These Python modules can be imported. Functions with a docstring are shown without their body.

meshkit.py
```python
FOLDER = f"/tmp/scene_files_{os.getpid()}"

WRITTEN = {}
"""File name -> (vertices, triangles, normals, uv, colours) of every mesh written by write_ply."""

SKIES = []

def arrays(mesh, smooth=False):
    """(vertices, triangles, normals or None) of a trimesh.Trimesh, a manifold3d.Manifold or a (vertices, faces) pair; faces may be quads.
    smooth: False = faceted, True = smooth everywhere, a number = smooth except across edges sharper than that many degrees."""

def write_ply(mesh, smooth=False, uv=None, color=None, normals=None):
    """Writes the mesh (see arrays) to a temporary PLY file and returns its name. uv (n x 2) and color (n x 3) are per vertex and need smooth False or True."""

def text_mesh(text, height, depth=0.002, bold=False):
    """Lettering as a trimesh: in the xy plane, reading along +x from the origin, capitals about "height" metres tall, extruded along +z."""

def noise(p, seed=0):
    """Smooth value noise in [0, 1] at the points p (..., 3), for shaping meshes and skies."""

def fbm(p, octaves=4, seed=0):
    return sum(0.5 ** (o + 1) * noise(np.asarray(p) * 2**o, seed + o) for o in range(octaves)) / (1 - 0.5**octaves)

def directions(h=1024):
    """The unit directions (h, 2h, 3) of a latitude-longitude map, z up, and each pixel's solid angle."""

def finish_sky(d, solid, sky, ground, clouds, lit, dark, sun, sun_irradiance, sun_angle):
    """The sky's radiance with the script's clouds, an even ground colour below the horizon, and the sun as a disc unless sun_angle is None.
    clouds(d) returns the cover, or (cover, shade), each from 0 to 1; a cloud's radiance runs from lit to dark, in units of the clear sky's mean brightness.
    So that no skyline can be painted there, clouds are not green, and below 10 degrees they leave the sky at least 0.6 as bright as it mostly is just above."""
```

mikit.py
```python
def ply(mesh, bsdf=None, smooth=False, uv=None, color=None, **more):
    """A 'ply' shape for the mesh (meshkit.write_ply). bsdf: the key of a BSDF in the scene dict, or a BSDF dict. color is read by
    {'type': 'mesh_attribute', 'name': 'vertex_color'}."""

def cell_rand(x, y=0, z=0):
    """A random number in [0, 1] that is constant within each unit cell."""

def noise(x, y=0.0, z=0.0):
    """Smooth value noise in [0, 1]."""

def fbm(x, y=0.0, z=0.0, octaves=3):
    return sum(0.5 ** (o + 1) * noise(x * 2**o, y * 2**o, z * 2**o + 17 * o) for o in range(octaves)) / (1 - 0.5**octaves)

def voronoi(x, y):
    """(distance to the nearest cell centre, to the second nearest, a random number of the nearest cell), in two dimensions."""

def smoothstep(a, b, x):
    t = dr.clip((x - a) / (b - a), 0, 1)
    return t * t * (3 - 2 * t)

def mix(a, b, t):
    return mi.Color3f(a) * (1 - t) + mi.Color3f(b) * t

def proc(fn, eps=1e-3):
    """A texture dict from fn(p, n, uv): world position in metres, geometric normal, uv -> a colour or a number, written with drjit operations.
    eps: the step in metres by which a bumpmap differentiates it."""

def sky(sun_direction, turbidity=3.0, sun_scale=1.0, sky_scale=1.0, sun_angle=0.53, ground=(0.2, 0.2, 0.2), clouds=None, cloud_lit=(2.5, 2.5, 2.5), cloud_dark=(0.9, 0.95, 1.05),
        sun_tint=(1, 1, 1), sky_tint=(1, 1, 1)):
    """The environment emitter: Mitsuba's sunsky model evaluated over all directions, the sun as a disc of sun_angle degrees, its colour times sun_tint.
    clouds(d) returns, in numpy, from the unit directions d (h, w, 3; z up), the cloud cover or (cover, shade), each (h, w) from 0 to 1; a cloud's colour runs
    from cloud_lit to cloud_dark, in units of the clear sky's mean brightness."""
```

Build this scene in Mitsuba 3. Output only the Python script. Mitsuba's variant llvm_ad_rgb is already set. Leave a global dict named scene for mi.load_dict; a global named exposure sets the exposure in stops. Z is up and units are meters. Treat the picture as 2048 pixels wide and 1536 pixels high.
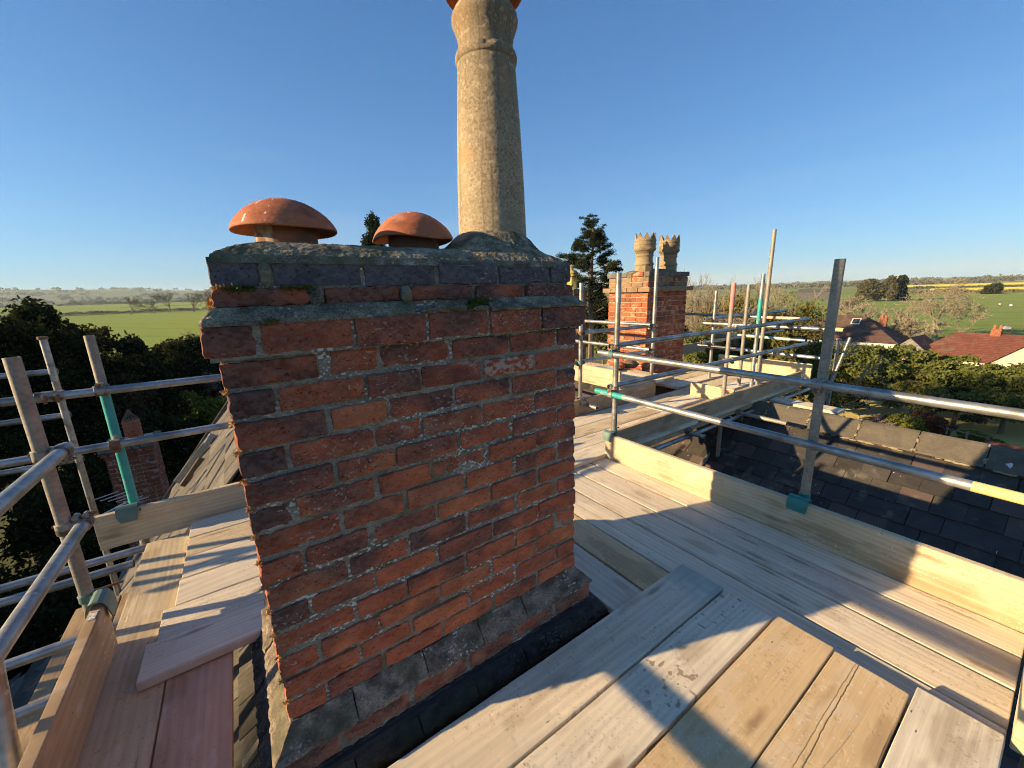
import math, numpy as np, trimesh, mitsuba as mi, mikit, meshkit, drjit as dr
from mikit import noise, fbm, voronoi, cell_rand, smoothstep, mix
T = mi.ScalarTransform4f
PI = math.pi
scene, labels = {'type': 'scene'}, {}

# ------------------------------------------------------------------ camera, sky, exposure
# world: x along the chimney's front face, y along its sides (away), z up from the deck, metres
EYE = np.array([.0511, -1.1866, 1.4817])
YAW, PITCH, ROLL, FPX = math.radians(55.6017), math.radians(13.0239), math.radians(-1.7240), 787.41
fw = np.array([math.cos(YAW) * math.cos(PITCH), math.sin(YAW) * math.cos(PITCH), -math.sin(PITCH)])
rt = np.array([math.sin(YAW), -math.cos(YAW), 0.])
rt = rt * math.cos(ROLL) + np.cross(rt, fw) * math.sin(ROLL)
upv = np.cross(rt, fw)
scene['camera'] = {'type': 'perspective', 'fov': math.degrees(2 * math.atan(1024 / FPX)), 'fov_axis': 'x', 'near_clip': .02, 'far_clip': 40000.,
                   'to_world': T().look_at(origin=EYE.tolist(), target=(EYE + fw).tolist(), up=upv.tolist())}
SUN_AZ, SUN_EL = math.radians(161), math.radians(16.0)
SUN = [math.cos(SUN_AZ) * math.cos(SUN_EL), math.sin(SUN_AZ) * math.cos(SUN_EL), math.sin(SUN_EL)]
def wisps(d):
    e = np.clip(d[..., 2], 0, 1)
    p = np.stack([d[..., 0] * 5 + d[..., 1] * 2, d[..., 1] * 3, d[..., 2] * 26], -1)
    return .07 * np.clip((meshkit.fbm(p, 5, 3) - .52) * 4, 0, 1) * np.clip((.34 - e) / .2, 0, 1) * np.clip(e / .03, 0, 1)
scene['sky'] = mikit.sky(SUN, turbidity=3.0, sun_scale=1.25, sky_scale=.71, sky_tint=(.42, .78, 1.22), sun_tint=(.98, 1.02, 1.10), clouds=wisps)
exposure = 2.98
GROUND = -9.0

# ------------------------------------------------------------------ helpers
def key_for(name):
    if name not in scene and name not in labels and name not in USED:
        USED.add(name); return name
    i = COUNT.get(name, 0)
    while True:
        i += 1
        k = f'{name}_{i:03d}'
        if k not in scene and k not in labels and k not in USED:
            COUNT[name] = i; USED.add(k); return k
USED, COUNT = set(), {}

def thing(name, label=None, cat=None, group=None, kind=None):
    k = key_for(name)
    d = {}
    if label: d['label'] = label
    if cat: d['category'] = cat
    if group: d['group'] = group
    if kind: d['kind'] = kind
    labels[k] = d
    return k

def put(key, mesh, bsdf, smooth=False, uv=None):
    scene[key] = mikit.ply(mesh, bsdf, smooth=smooth, uv=uv)
    return key

def part(parent, name, mesh, bsdf, smooth=False, uv=None, label=None, kind=None):
    k = key_for(parent + '__' + name)
    put(k, mesh, bsdf, smooth, uv)
    if label or kind: labels[k] = {a: b for a, b in (('label', label), ('kind', kind)) if b}
    return k

def single(name, mesh, bsdf, label, cat=None, group=None, kind=None, smooth=False, uv=None):
    k = thing(name, label, cat, group, kind)
    put(k, mesh, bsdf, smooth, uv)
    return k

def TM(v, f): return trimesh.Trimesh(np.asarray(v, float), np.asarray(f, int), process=False)
def cat(ms):
    ms = [m if isinstance(m, trimesh.Trimesh) else TM(*m) for m in ms]
    off = np.cumsum([0] + [len(m.vertices) for m in ms])
    return TM(np.vstack([m.vertices for m in ms]), np.vstack([m.faces + o for m, o in zip(ms, off)]))

# chamfered box: topology once
_s = np.array([[a, b, c] for a in (-1, 1) for b in (-1, 1) for c in (-1, 1)], float)
_cv, _cm = [], []
for s in _s:
    for k in range(3):
        _cv.append(s); m = np.ones(3); m[k] = 0; _cm.append(m)
_cv, _cm = np.array(_cv), np.array(_cm)
_h = trimesh.Trimesh(_cv * 1.0 - _cv * .2 * _cm, process=False).convex_hull if False else trimesh.convex.convex_hull(_cv - _cv * .2 * _cm)
_idx = [int(np.argmin(np.abs((_cv - _cv * .2 * _cm) - v).sum(1))) for v in _h.vertices]
_cv, _cm, _cf = _cv[_idx], _cm[_idx], np.array(_h.faces)
def cbox(lo, hi, ch=.003):
    lo, hi = np.asarray(lo, float), np.asarray(hi, float)
    return TM((lo + hi) / 2 + _cv * ((hi - lo) / 2 - ch * _cm), _cf)

def gridbox(lo, hi, n, params=None):
    """box surface as a grid, n = cells per axis (or explicit parameter lists); vertices shared per face only"""
    lo, hi = np.asarray(lo, float), np.asarray(hi, float)
    P = params or [np.linspace(0, 1, k + 1) for k in n]
    V, F, o = [], [], 0
    for ax in range(3):
        a, b = (ax + 1) % 3, (ax + 2) % 3
        na, nb = len(P[a]) - 1, len(P[b]) - 1
        u, w = np.meshgrid(P[a], P[b], indexing='ij')
        i, j = np.meshgrid(np.arange(na), np.arange(nb), indexing='ij')
        q = (i * (nb + 1) + j).ravel()
        quad = np.stack([q, q + nb + 1, q + nb + 2, q + 1], 1)
        for side in (0, 1):
            v = np.zeros(((na + 1) * (nb + 1), 3))
            v[:, ax] = side; v[:, a] = u.ravel(); v[:, b] = w.ravel()
            V.append(v); f = quad if side else quad[:, ::-1]
            F.append(np.vstack([f[:, [0, 1, 2]], f[:, [0, 2, 3]]]) + o); o += len(v)
    return lo + np.vstack(V) * (hi - lo), np.vstack(F)

def rough_brick(lo, hi, cell, r=.007, amp=.0030, seed=0, chip=.018):
    lo, hi = np.asarray(lo, float), np.asarray(hi, float)
    n = np.maximum(1, np.round((hi - lo) / cell)).astype(int)
    v, f = gridbox(lo, hi, n)
    o = seed * 7.31
    nz = meshkit.noise(v * 55 + o, 3)
    rr = np.minimum(r + chip * np.clip(nz - .55, 0, 1) * 2.2, (hi - lo).min() * .45)[:, None]
    q = np.clip(v, lo + rr, hi - rr)
    d = v - q; L = np.linalg.norm(d, axis=1, keepdims=True)
    v2 = q + d / np.maximum(L, 1e-9) * rr
    dirn = d / np.maximum(L, 1e-9)
    v2 = v2 + dirn * amp * (2 * meshkit.fbm(v * 38 + o, 3, 5)[:, None] - 1) * 1.6
    return TM(v2, f)

def tube_mesh(a, b, r=.02415, ri=.0205, n=20):
    a, b = np.asarray(a, float), np.asarray(b, float)
    t = (b - a) / np.linalg.norm(b - a)
    x = np.cross(t, [0, 0, 1.] if abs(t[2]) < .9 else [1., 0, 0]); x /= np.linalg.norm(x); y = np.cross(t, x)
    an = np.arange(n) * 2 * PI / n
    c = np.cos(an)[:, None] * x + np.sin(an)[:, None] * y
    e = .0012
    rings = [(a + t * .10 if np.linalg.norm(b - a) > .25 else a + t * .01, ri), (a, ri), (a, r - e), (a + t * e, r), (b - t * e, r), (b, r - e), (b, ri), (b - t * .10 if np.linalg.norm(b - a) > .25 else b - t * .01, ri)]
    V = np.vstack([p + c * q for p, q in rings]); F = []
    i = np.arange(n); j = (i + 1) % n
    for k in range(len(rings) - 1):
        F += [np.stack([k * n + i, k * n + j, (k + 1) * n + j], 1), np.stack([k * n + i, (k + 1) * n + j, (k + 1) * n + i], 1)]
    return TM(V, np.vstack(F)[:, ::-1])

def solid_cyl(a, b, r, n=10, r2=None):
    a, b = np.asarray(a, float), np.asarray(b, float)
    t = (b - a) / np.linalg.norm(b - a)
    x = np.cross(t, [0, 0, 1.] if abs(t[2]) < .9 else [1., 0, 0]); x /= np.linalg.norm(x); y = np.cross(t, x)
    an = np.arange(n) * 2 * PI / n
    c = np.cos(an)[:, None] * x + np.sin(an)[:, None] * y
    r2 = r if r2 is None else r2
    V = np.vstack([a + c * r, b + c * r2, [a], [b]]); i = np.arange(n); j = (i + 1) % n
    F = np.vstack([np.stack([i, j, n + j], 1), np.stack([i, n + j, n + i], 1), np.stack([np.full(n, 2 * n), j, i], 1), np.stack([np.full(n, 2 * n + 1), n + i, n + j], 1)])
    return TM(V, F[:, ::-1] if False else F)

def lathe(profile, center, n=48, wob=None):
    """profile: list of (r, z) bottom to top along the outside; wob(angle, r, z)->(r, z)"""
    P = np.array(profile, float); an = np.arange(n) * 2 * PI / n
    R = np.repeat(P[:, 0][:, None], n, 1); Z = np.repeat(P[:, 1][:, None], n, 1); A = np.repeat(an[None], len(P), 0)
    if wob: R, Z = wob(A, R, Z)
    V = np.stack([center[0] + R * np.cos(A), center[1] + R * np.sin(A), center[2] + Z], -1).reshape(-1, 3)
    i, j = np.meshgrid(np.arange(len(P) - 1), np.arange(n), indexing='ij')
    a, b = (i * n + j).ravel(), (i * n + (j + 1) % n).ravel()
    F = np.vstack([np.stack([a, b, b + n], 1), np.stack([a, b + n, a + n], 1)])
    return TM(V, F)

def board_mesh(p0, along, across, L, W, Tk, seed, ch=.0055, kind=0, sag=0.):
    """scaffold board: p0 = corner of the underside, along/across unit vectors; uv = metres along (+16*seed), across (+4*kind)"""
    along, across = np.asarray(along, float), np.asarray(across, float)
    nrm = np.cross(along, across)
    nl = max(2, int(L / .14)); e = ch * .9
    par = lambda D, k: np.unique(np.concatenate([[0, e / D], np.linspace(0, 1, k + 1)[1:-1], [1 - e / D, 1]]))
    rng = np.random.default_rng(seed + 900)
    v, f = gridbox([0, 0, 0], [L, W, Tk], None, [par(L, nl), par(W, 3), par(Tk, 1)])
    lo, hi = np.zeros(3), np.array([L, W, Tk])
    rr = np.minimum(ch * (.6 + 1.5 * meshkit.noise(v * [9, 60, 60] + seed * 3.7, 2)), Tk * .45)[:, None]
    q = np.clip(v, lo + rr, hi - rr); d = v - q
    ln = np.maximum(np.linalg.norm(d, axis=1, keepdims=True), 1e-9)
    w = q + d / ln * rr
    cup = .0022 * rng.uniform(-1, 1)
    w[:, 2] += cup * ((v[:, 1] / W * 2 - 1) ** 2) + .0018 * (meshkit.noise(v * [1.3, 2, 0] + seed, 4) - .5)
    w[:, 1] += .0035 * (meshkit.noise(np.stack([v[:, 0] * .9, (v[:, 1] > W / 2) * 5., v[:, 0] * 0], 1) + seed * 1.7, 6) - .5)
    uv = np.stack([w[:, 0] + 16. * seed + 4, np.clip(w[:, 1], .001, 3.9) + 4. * kind], 1)
    V = np.asarray(p0, float) + w[:, :1] * along + w[:, 1:2] * across + w[:, 2:] * nrm
    return TM(V, f), uv

NB = [0]
def board(name, x0, x1, y0, y1, z0, z1, kind, label, group=None, direction=None, category='scaffold board', tilt=None):
    """axis aligned board given by its bounds; the grain follows its longest side"""
    NB[0] += 1; seed = NB[0]
    d = np.array([x1 - x0, y1 - y0, z1 - z0])
    ax = int(np.argmax(d)) if direction is None else direction
    th = int(np.argmin(d)); ac = 3 - ax - th
    al, cr = np.eye(3)[ax], np.eye(3)[ac]
    nr = np.cross(al, cr); p0 = np.array([x0, y0, z0], float)
    if nr[th] < 0: p0 = p0 + cr * d[ac]; cr = -cr
    m, uv = board_mesh(p0, al, cr, d[ax], d[ac], d[th], seed, kind=kind)
    if tilt is not None:
        c, axis, ang = tilt
        M = trimesh.transformations.rotation_matrix(math.radians(ang), axis, c); m.apply_transform(M)
    k = thing(name, label, category, group)
    put(k, m, 'wood', True, uv)
    return k

# ------------------------------------------------------------------ materials
def two(b): return {'type': 'twosided', 'b': b}
def diff(fn, rough=.85, spec=.3, bump=None, eps=1e-3, scale=1.0):
    b = {'type': 'principled', 'base_color': mikit.proc(fn) if callable(fn) else {'type': 'rgb', 'value': list(fn)}, 'roughness': rough if not callable(rough) else mikit.proc(rough), 'specular': spec}
    if bump: b = {'type': 'bumpmap', 'tex': mikit.proc(bump, eps), 'scale': scale, 'b': b}
    return two(b)
sel = dr.select
def C(*a): return mi.Color3f(*a)

def brick_col(p, n, uv):
    t = uv.x; s = uv.y                       # t: 0 burnt purple .. 1 orange; s: 0 plain, 1 pale crust, 2 blue engineering, 3 yellow-brown
    g = fbm(p.x * 22, p.y * 22, p.z * 22 + t * 60, 3); h = noise(p.x * 190, p.y * 190, p.z * 190); m = fbm(p.x * 7 + t * 31, p.y * 7, p.z * 9, 2)
    tt = dr.clip(t + (m - .5) * .85, 0, 1)
    c = mix(C(.14, .060, .048), C(.39, .104, .048), smoothstep(.05, .55, tt))
    c = mix(c, C(.50, .152, .062), smoothstep(.55, 1., tt))
    c = mix(c, C(.30, .15, .085), sel(s > 2.5, .45, 0.) * smoothstep(.3, .6, g))
    c = c * (.52 + .72 * g) * (.80 + .40 * h)
    soot = smoothstep(.56, .80, fbm(p.x * 4.3 + 9, p.y * 4.3, p.z * 5.5 + t * 17, 3))
    c = mix(c, C(.055, .045, .042), soot * .6)
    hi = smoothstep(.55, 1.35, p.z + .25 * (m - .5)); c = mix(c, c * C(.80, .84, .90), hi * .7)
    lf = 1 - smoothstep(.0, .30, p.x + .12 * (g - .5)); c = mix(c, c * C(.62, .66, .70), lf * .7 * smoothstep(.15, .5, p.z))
    bl = mix(C(.046, .046, .056), C(.108, .104, .122), g) * (.8 + .35 * h)
    c = sel(((s > 1.5) & (s < 2.5)), bl, c)
    crust = smoothstep(.42, .60, fbm(p.x * 75 + 3, p.y * 75, p.z * 75 + t * 11, 3)) * sel((s > .5) & (s < 1.5), .75 * smoothstep(.3, .55, m), .10)
    c = mix(c, C(.42, .34, .29), crust)
    lich = smoothstep(.66, .76, fbm(p.x * 120 + 40, p.y * 120, p.z * 120, 2)) * smoothstep(.50, .70, fbm(p.x * 5 + 2, p.y * 5, p.z * 4 + 8, 2) + .10 * smoothstep(.8, 1.3, p.z) - .06)
    c = mix(c, C(.47, .46, .43), lich * .45)
    pit = smoothstep(.70, .80, fbm(p.x * 150 + 7, p.y * 150, p.z * 150 + 3, 2))
    return c * (1 - .6 * pit)
def brick_bump(p, n, uv):
    return .0016 * fbm(p.x * 60, p.y * 60, p.z * 60, 3) + .0009 * noise(p.x * 260, p.y * 260, p.z * 260) - .0018 * smoothstep(.68, .80, fbm(p.x * 150 + 7, p.y * 150, p.z * 150 + 3, 2))
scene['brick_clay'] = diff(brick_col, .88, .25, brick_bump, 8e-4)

def mortar_col(p, n, uv):
    g = fbm(p.x * 30, p.y * 30, p.z * 30, 3); h = noise(p.x * 240, p.y * 240, p.z * 240)
    c = mix(C(.12, .105, .08), C(.33, .30, .245), g) * (.55 + .8 * h)
    moss = smoothstep(.56, .70, fbm(p.x * 6, p.y * 6, p.z * 9 + 4, 3))
    c = mix(c, C(.085, .085, .045), moss * .6)
    l = smoothstep(.62, .74, noise(p.x * 130, p.y * 130, p.z * 130 + 9)) * smoothstep(.42, .62, fbm(p.x * 4 + 5, p.y * 4, p.z * 5, 2))
    return mix(c, C(.56, .56, .53), l * .85)
def mortar_bump(p, n, uv): return .004 * fbm(p.x * 70, p.y * 70, p.z * 70, 3) + .0015 * noise(p.x * 300, p.y * 300, p.z * 300)
scene['mortar'] = diff(mortar_col, .95, .15, mortar_bump, 8e-4)

def plinth_col(p, n, uv):
    g = fbm(p.x * 24, p.y * 24, p.z * 24, 3); h = noise(p.x * 210, p.y * 210, p.z * 210)
    c = mix(C(.080, .060, .045), C(.24, .19, .14), smoothstep(.25, .75, g)) * (.5 + .85 * h) * (.75 + .5 * uv.x)
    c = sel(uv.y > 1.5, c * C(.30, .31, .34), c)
    l = smoothstep(.66, .78, noise(p.x * 120, p.y * 120, p.z * 120)) * smoothstep(.50, .66, fbm(p.x * 7, p.y * 7, p.z * 7 + 3, 2)) * sel(uv.y > 1.5, .15, .8)
    c = mix(c, C(.42, .41, .38), l)
    return mix(c, C(.07, .075, .035), smoothstep(.55, .7, fbm(p.x * 8 + 3, p.y * 8, p.z * 12, 2)) * .5)
scene['plinth_clay'] = diff(plinth_col, .8, .35, brick_bump, 8e-4)

def flaunch_col(p, n, uv):
    g = fbm(p.x * 26, p.y * 26, p.z * 26, 3); h = noise(p.x * 330, p.y * 330, p.z * 330)
    c = mix(C(.10, .088, .065), C(.30, .27, .20), smoothstep(.2, .8, g)) * (.35 + 1.15 * h)
    l = smoothstep(.70, .80, noise(p.x * 100 + 3, p.y * 100, p.z * 100)) * smoothstep(.45, .65, fbm(p.x * 8, p.y * 8, p.z * 8, 2))
    c = mix(c, C(.50, .50, .47), l * .5)
    return mix(c, C(.09, .10, .05), smoothstep(.5, .7, fbm(p.x * 9 + 7, p.y * 9, p.z * 9, 2)) * .5)
def flaunch_bump(p, n, uv): return .005 * fbm(p.x * 150, p.y * 150, p.z * 150, 3) + .0045 * noise(p.x * 380, p.y * 380, p.z * 380)
scene['flaunch'] = diff(flaunch_col, .95, .15, flaunch_bump, 7e-4)

def terra_col(p, n, uv):
    g = fbm(p.x * 14, p.y * 14, p.z * 14, 3); h = noise(p.x * 160, p.y * 160, p.z * 160)
    c = mix(C(.32, .092, .042), C(.45, .150, .066), g) * (.82 + .28 * h)
    c = c * (1 - .42 * smoothstep(.48, .72, fbm(p.x * 13, p.y * 13, p.z * 9 + 2, 4)))
    c = mix(c, C(.50, .33, .24), smoothstep(.60, .78, fbm(p.x * 26 + 4, p.y * 26, p.z * 20, 3)) * .35)
    run = smoothstep(.86, .93, noise(p.x * 34 + 5, p.y * 34, p.z * 5)) * smoothstep(.45, .6, noise(p.x * 6, p.y * 6, 3.)) * smoothstep(.0, .6, n.z + .4)
    sp = smoothstep(.72, .80, fbm(p.x * 110, p.y * 110, p.z * 110, 2))
    ang = dr.atan2(p.y - .31, p.x - .224) + .10 * (noise(p.x * 18, p.y * 18, p.z * 18) - .5)
    lime = dr.maximum(1 - smoothstep(.012, .035, dr.abs(ang + 2.45)), (1 - smoothstep(.010, .028, dr.abs(ang + 2.02))) * smoothstep(.40, .5, noise(p.x * 60, p.y * 60, p.z * 60)))
    lime = lime * smoothstep(.35, .5, noise(p.x * 45 + 3, p.y * 45, p.z * 45)) * sel((p.x < .40) & (p.y < .5) & (p.y > 0) & (p.z > 1.70) & (p.z < 1.8), 1., 0.)
    run = dr.maximum(run, lime)
    return mix(mix(c, C(.66, .63, .58), run * .8), C(.10, .05, .03), sp * .35)
scene['terracotta'] = diff(terra_col, .72, .35, lambda p, n, uv: .0012 * fbm(p.x * 60, p.y * 60, p.z * 60, 3), 8e-4)

def sooty_col(p, n, uv):
    g = fbm(p.x * 18, p.y * 18, p.z * 30, 3)
    return mix(mix(C(.10, .06, .045), C(.27, .125, .085), g), C(.42, .37, .30), smoothstep(.56, .70, fbm(p.x * 30 + 4, p.y * 30, p.z * 16, 3)) * .7)
scene['sooty_pot'] = diff(sooty_col, .85, .2)
def buff_col(p, n, uv):
    g = fbm(p.x * 16, p.y * 16, p.z * 16, 3); h = noise(p.x * 210, p.y * 210, p.z * 210); k = fbm(p.x * 150 + 8, p.y * 150, p.z * 120, 2)
    c = mix(C(.255, .20, .135), C(.385, .315, .21), g)
    worm = smoothstep(.50, .64, k) * smoothstep(.25, .7, fbm(p.x * 6, p.y * 6, p.z * 4, 2) + .12)
    c = mix(c, C(.19, .135, .08), worm * .75)
    up = smoothstep(1.95, 2.5, p.z + .5 * (g - .5))
    c = mix(c, C(.16, .13, .09), up * .70)
    ang = dr.atan2(p.y - .31, p.x - 1.0)
    c = mix(c, C(.13, .105, .075), smoothstep(.52, .74, fbm(ang * 9, p.z * 1.6, 4., 4)) * .55)
    c = mix(c, C(.52, .43, .30), smoothstep(.62, .74, fbm(p.x * 85, p.y * 85, p.z * 60, 2)) * .35)
    c = c * (.80 + .36 * h)
    rust = smoothstep(.58, .75, fbm(p.x * 7 + 4, p.y * 7, p.z * 4 + 3, 3))
    return mix(c, C(.36, .19, .08), rust * .4)
scene['buff_clay'] = diff(buff_col, .85, .25, lambda p, n, uv: .0020 * fbm(p.x * 60, p.y * 60, p.z * 60, 4), 8e-4)
def crown_col(p, n, uv):
    g = fbm(p.x * 10, p.y * 10, p.z * 10, 3)
    c = mix(C(.22, .165, .10), C(.33, .26, .16), g)
    return mix(c, C(.10, .08, .06), dr.maximum(smoothstep(.52, .70, fbm(p.x * 9 + 3, p.y * 9, p.z * 9, 3)) * .55, (1 - smoothstep(.0, .03, dr.abs(p.z - 2.055))) * .8))
scene['crown_clay'] = diff(crown_col, .85, .2)
def yell_col(p, n, uv):
    g = fbm(p.x * 12, p.y * 12, p.z * 3, 3)
    return mix(C(.46, .38, .13), C(.20, .16, .05), smoothstep(.45, .65, g))
scene['yellow_clay'] = diff(yell_col, .85, .2)

def wood_uv(uv):
    seed = dr.floor(uv.x / 16.); L = uv.x - 16. * seed; kind = dr.floor(uv.y / 4.); W = uv.y - 4. * kind
    return seed, L, kind, W
def wood_col(p, n, uv):
    seed, L, kind, W = wood_uv(uv)
    r1, r2 = cell_rand(seed, 3), cell_rand(seed, 7)
    warp = fbm(L * .8 + seed * 5, W * 4, seed, 2)
    ring = .5 + .5 * dr.sin(W * (190 + 90 * r1) + warp * 26 + 2.5 * noise(L * 2.3, W * 22, seed))
    fine = noise(L * 7 + seed * 3, W * 520, seed); mid = noise(L * 1.3 + seed, W * 70, seed + 4)
    blot = fbm(L * 4 + seed * 3, W * 7, seed + 1, 3)
    base = mix(C(.74, .635, .475), C(.66, .57, .445), r1)                                  # 0 weathered grey-pink
    base = mix(base, C(.76, .68, .53), sel(r2 > .6, .7, 0.))
    base = sel(kind > .5, mix(C(.61, .50, .33), C(.57, .455, .295), r1), base)              # 1 newer yellow pine
    base = sel(kind > 1.5, mix(C(.64, .475, .255), C(.66, .485, .275), r1), base)         # 2 sandy tan
    base = sel(kind > 2.5, mix(C(.56, .40, .29), C(.50, .355, .255), r1), base)           # 3 reddish
    base = sel(kind > 3.5, mix(C(.47, .335, .20), C(.40, .28, .165), r1), base)           # 4 brown damp
    soft = sel((kind > 1.5) & (kind < 2.5), .45, 1.)
    c = base * (1 - .11 * soft * ring) * (.90 + .13 * fine) * (1 - .13 * soft * mid) * (.84 + .28 * blot)
    streak = smoothstep(.60, .85, fbm(L * .7 + seed * 9, W * 30, seed + 2, 3))
    c = mix(c, base * C(.55, .48, .43), streak * .45 * soft)
    d1, d2, idn = voronoi(L * 1.4 + seed * 13, W * 7.5 + seed)
    kn = 1 - smoothstep(.05, .17, d1 + .05 * noise(L * 40, W * 60, seed))
    knot = kn * sel(idn > .70, 1., 0.)
    c = mix(c, C(.20, .115, .06), knot * .65)
    speck = smoothstep(.70, .80, fbm(L * 120 + seed, W * 120, seed, 2)) * smoothstep(.44, .60, fbm(L * 3 + seed * 2, W * 8, 5., 3))
    c = mix(c, C(.22, .175, .13), speck * .38)
    c = mix(c, C(.72, .68, .61), smoothstep(.58, .78, fbm(L * 9 + seed, W * 18, 9., 4)) * .16)
    stain = smoothstep(.60, .74, fbm(L * 3.3 + seed * 4, W * 9 + 3, 2., 4))
    c = mix(c, c * C(.60, .53, .47), stain * .55)
    dw = fbm(L * 46 + 11, W * 46 + seed, 3., 2)
    drip = smoothstep(.70, .75, dw) * sel(dr.abs(seed - 8.) < .5, 1., 0.) * smoothstep(.50, .62, fbm(L * 2.2 + seed, W * 5, 1., 2))
    crack = smoothstep(.945, .975, noise(L * .55 + seed * 3, W * 34 + 1.8 * noise(L * 1.9, W * 2, seed), seed))
    nail = voronoi(L * 2.2 + seed * 7, W * 8. + seed * 3)
    c = mix(c, C(.08, .06, .05), (1 - smoothstep(.012, .02, nail[0])) * sel(nail[2] > .72, .85, 0.))
    spl = smoothstep(.74, .79, fbm(L * 95 + seed * 5, W * 95, 8., 2)) * smoothstep(.55, .62, fbm(L * 2.6 + seed * 3, W * 6, 6., 2))
    c = mix(c, C(.66, .62, .55), spl * .45)
    x = L - 4.
    gs = sel(dr.abs(seed - 7.) < .5, 1., 0.) * smoothstep(2.26, 2.50, x + .10 * (noise(L * 30, W * 25) - .5))
    c = mix(c, C(.24, .33, .30), gs * .6)
    return mix(mix(c, C(.19, .13, .09), drip * .7), C(.10, .075, .05), dr.maximum(crack, split(seed, x, W)) * .75)
def split(seed, x, W):
    a = .075 + .030 * x + .010 * noise(x * 3.1, 4.) + .0045 * fbm(x * 34, 2., 0., 3)
    b = .118 + .012 * x + .014 * noise(x * 2.3, 9.) + .0045 * fbm(x * 34, 6., 0., 3)
    f = dr.maximum(1 - smoothstep(.0006, .0020, dr.abs(W - a)), .6 * (1 - smoothstep(.0004, .0014, dr.abs(W - b))) * smoothstep(1.1, 1.4, x))
    return sel(dr.abs(seed - 10.) < .5, f, 0.) * smoothstep(.7, 1.0, x)
def wood_bump(p, n, uv):
    seed, L, kind, W = wood_uv(uv)
    crack = smoothstep(.945, .975, noise(L * .55 + seed * 3, W * 34 + 1.8 * noise(L * 1.9, W * 2, seed), seed))
    crack = dr.maximum(crack, split(seed, L - 4., W))
    dent = smoothstep(.70, .82, fbm(L * 40 + seed, W * 95, seed + 6, 2))
    return .0005 * noise(L * 8 + seed * 3, W * 420, seed) + .0010 * fbm(L * 24, W * 30, seed, 3) - .003 * crack - .0006 * dent
scene['wood'] = diff(wood_col, .82, .25, wood_bump, 6e-4)

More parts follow.
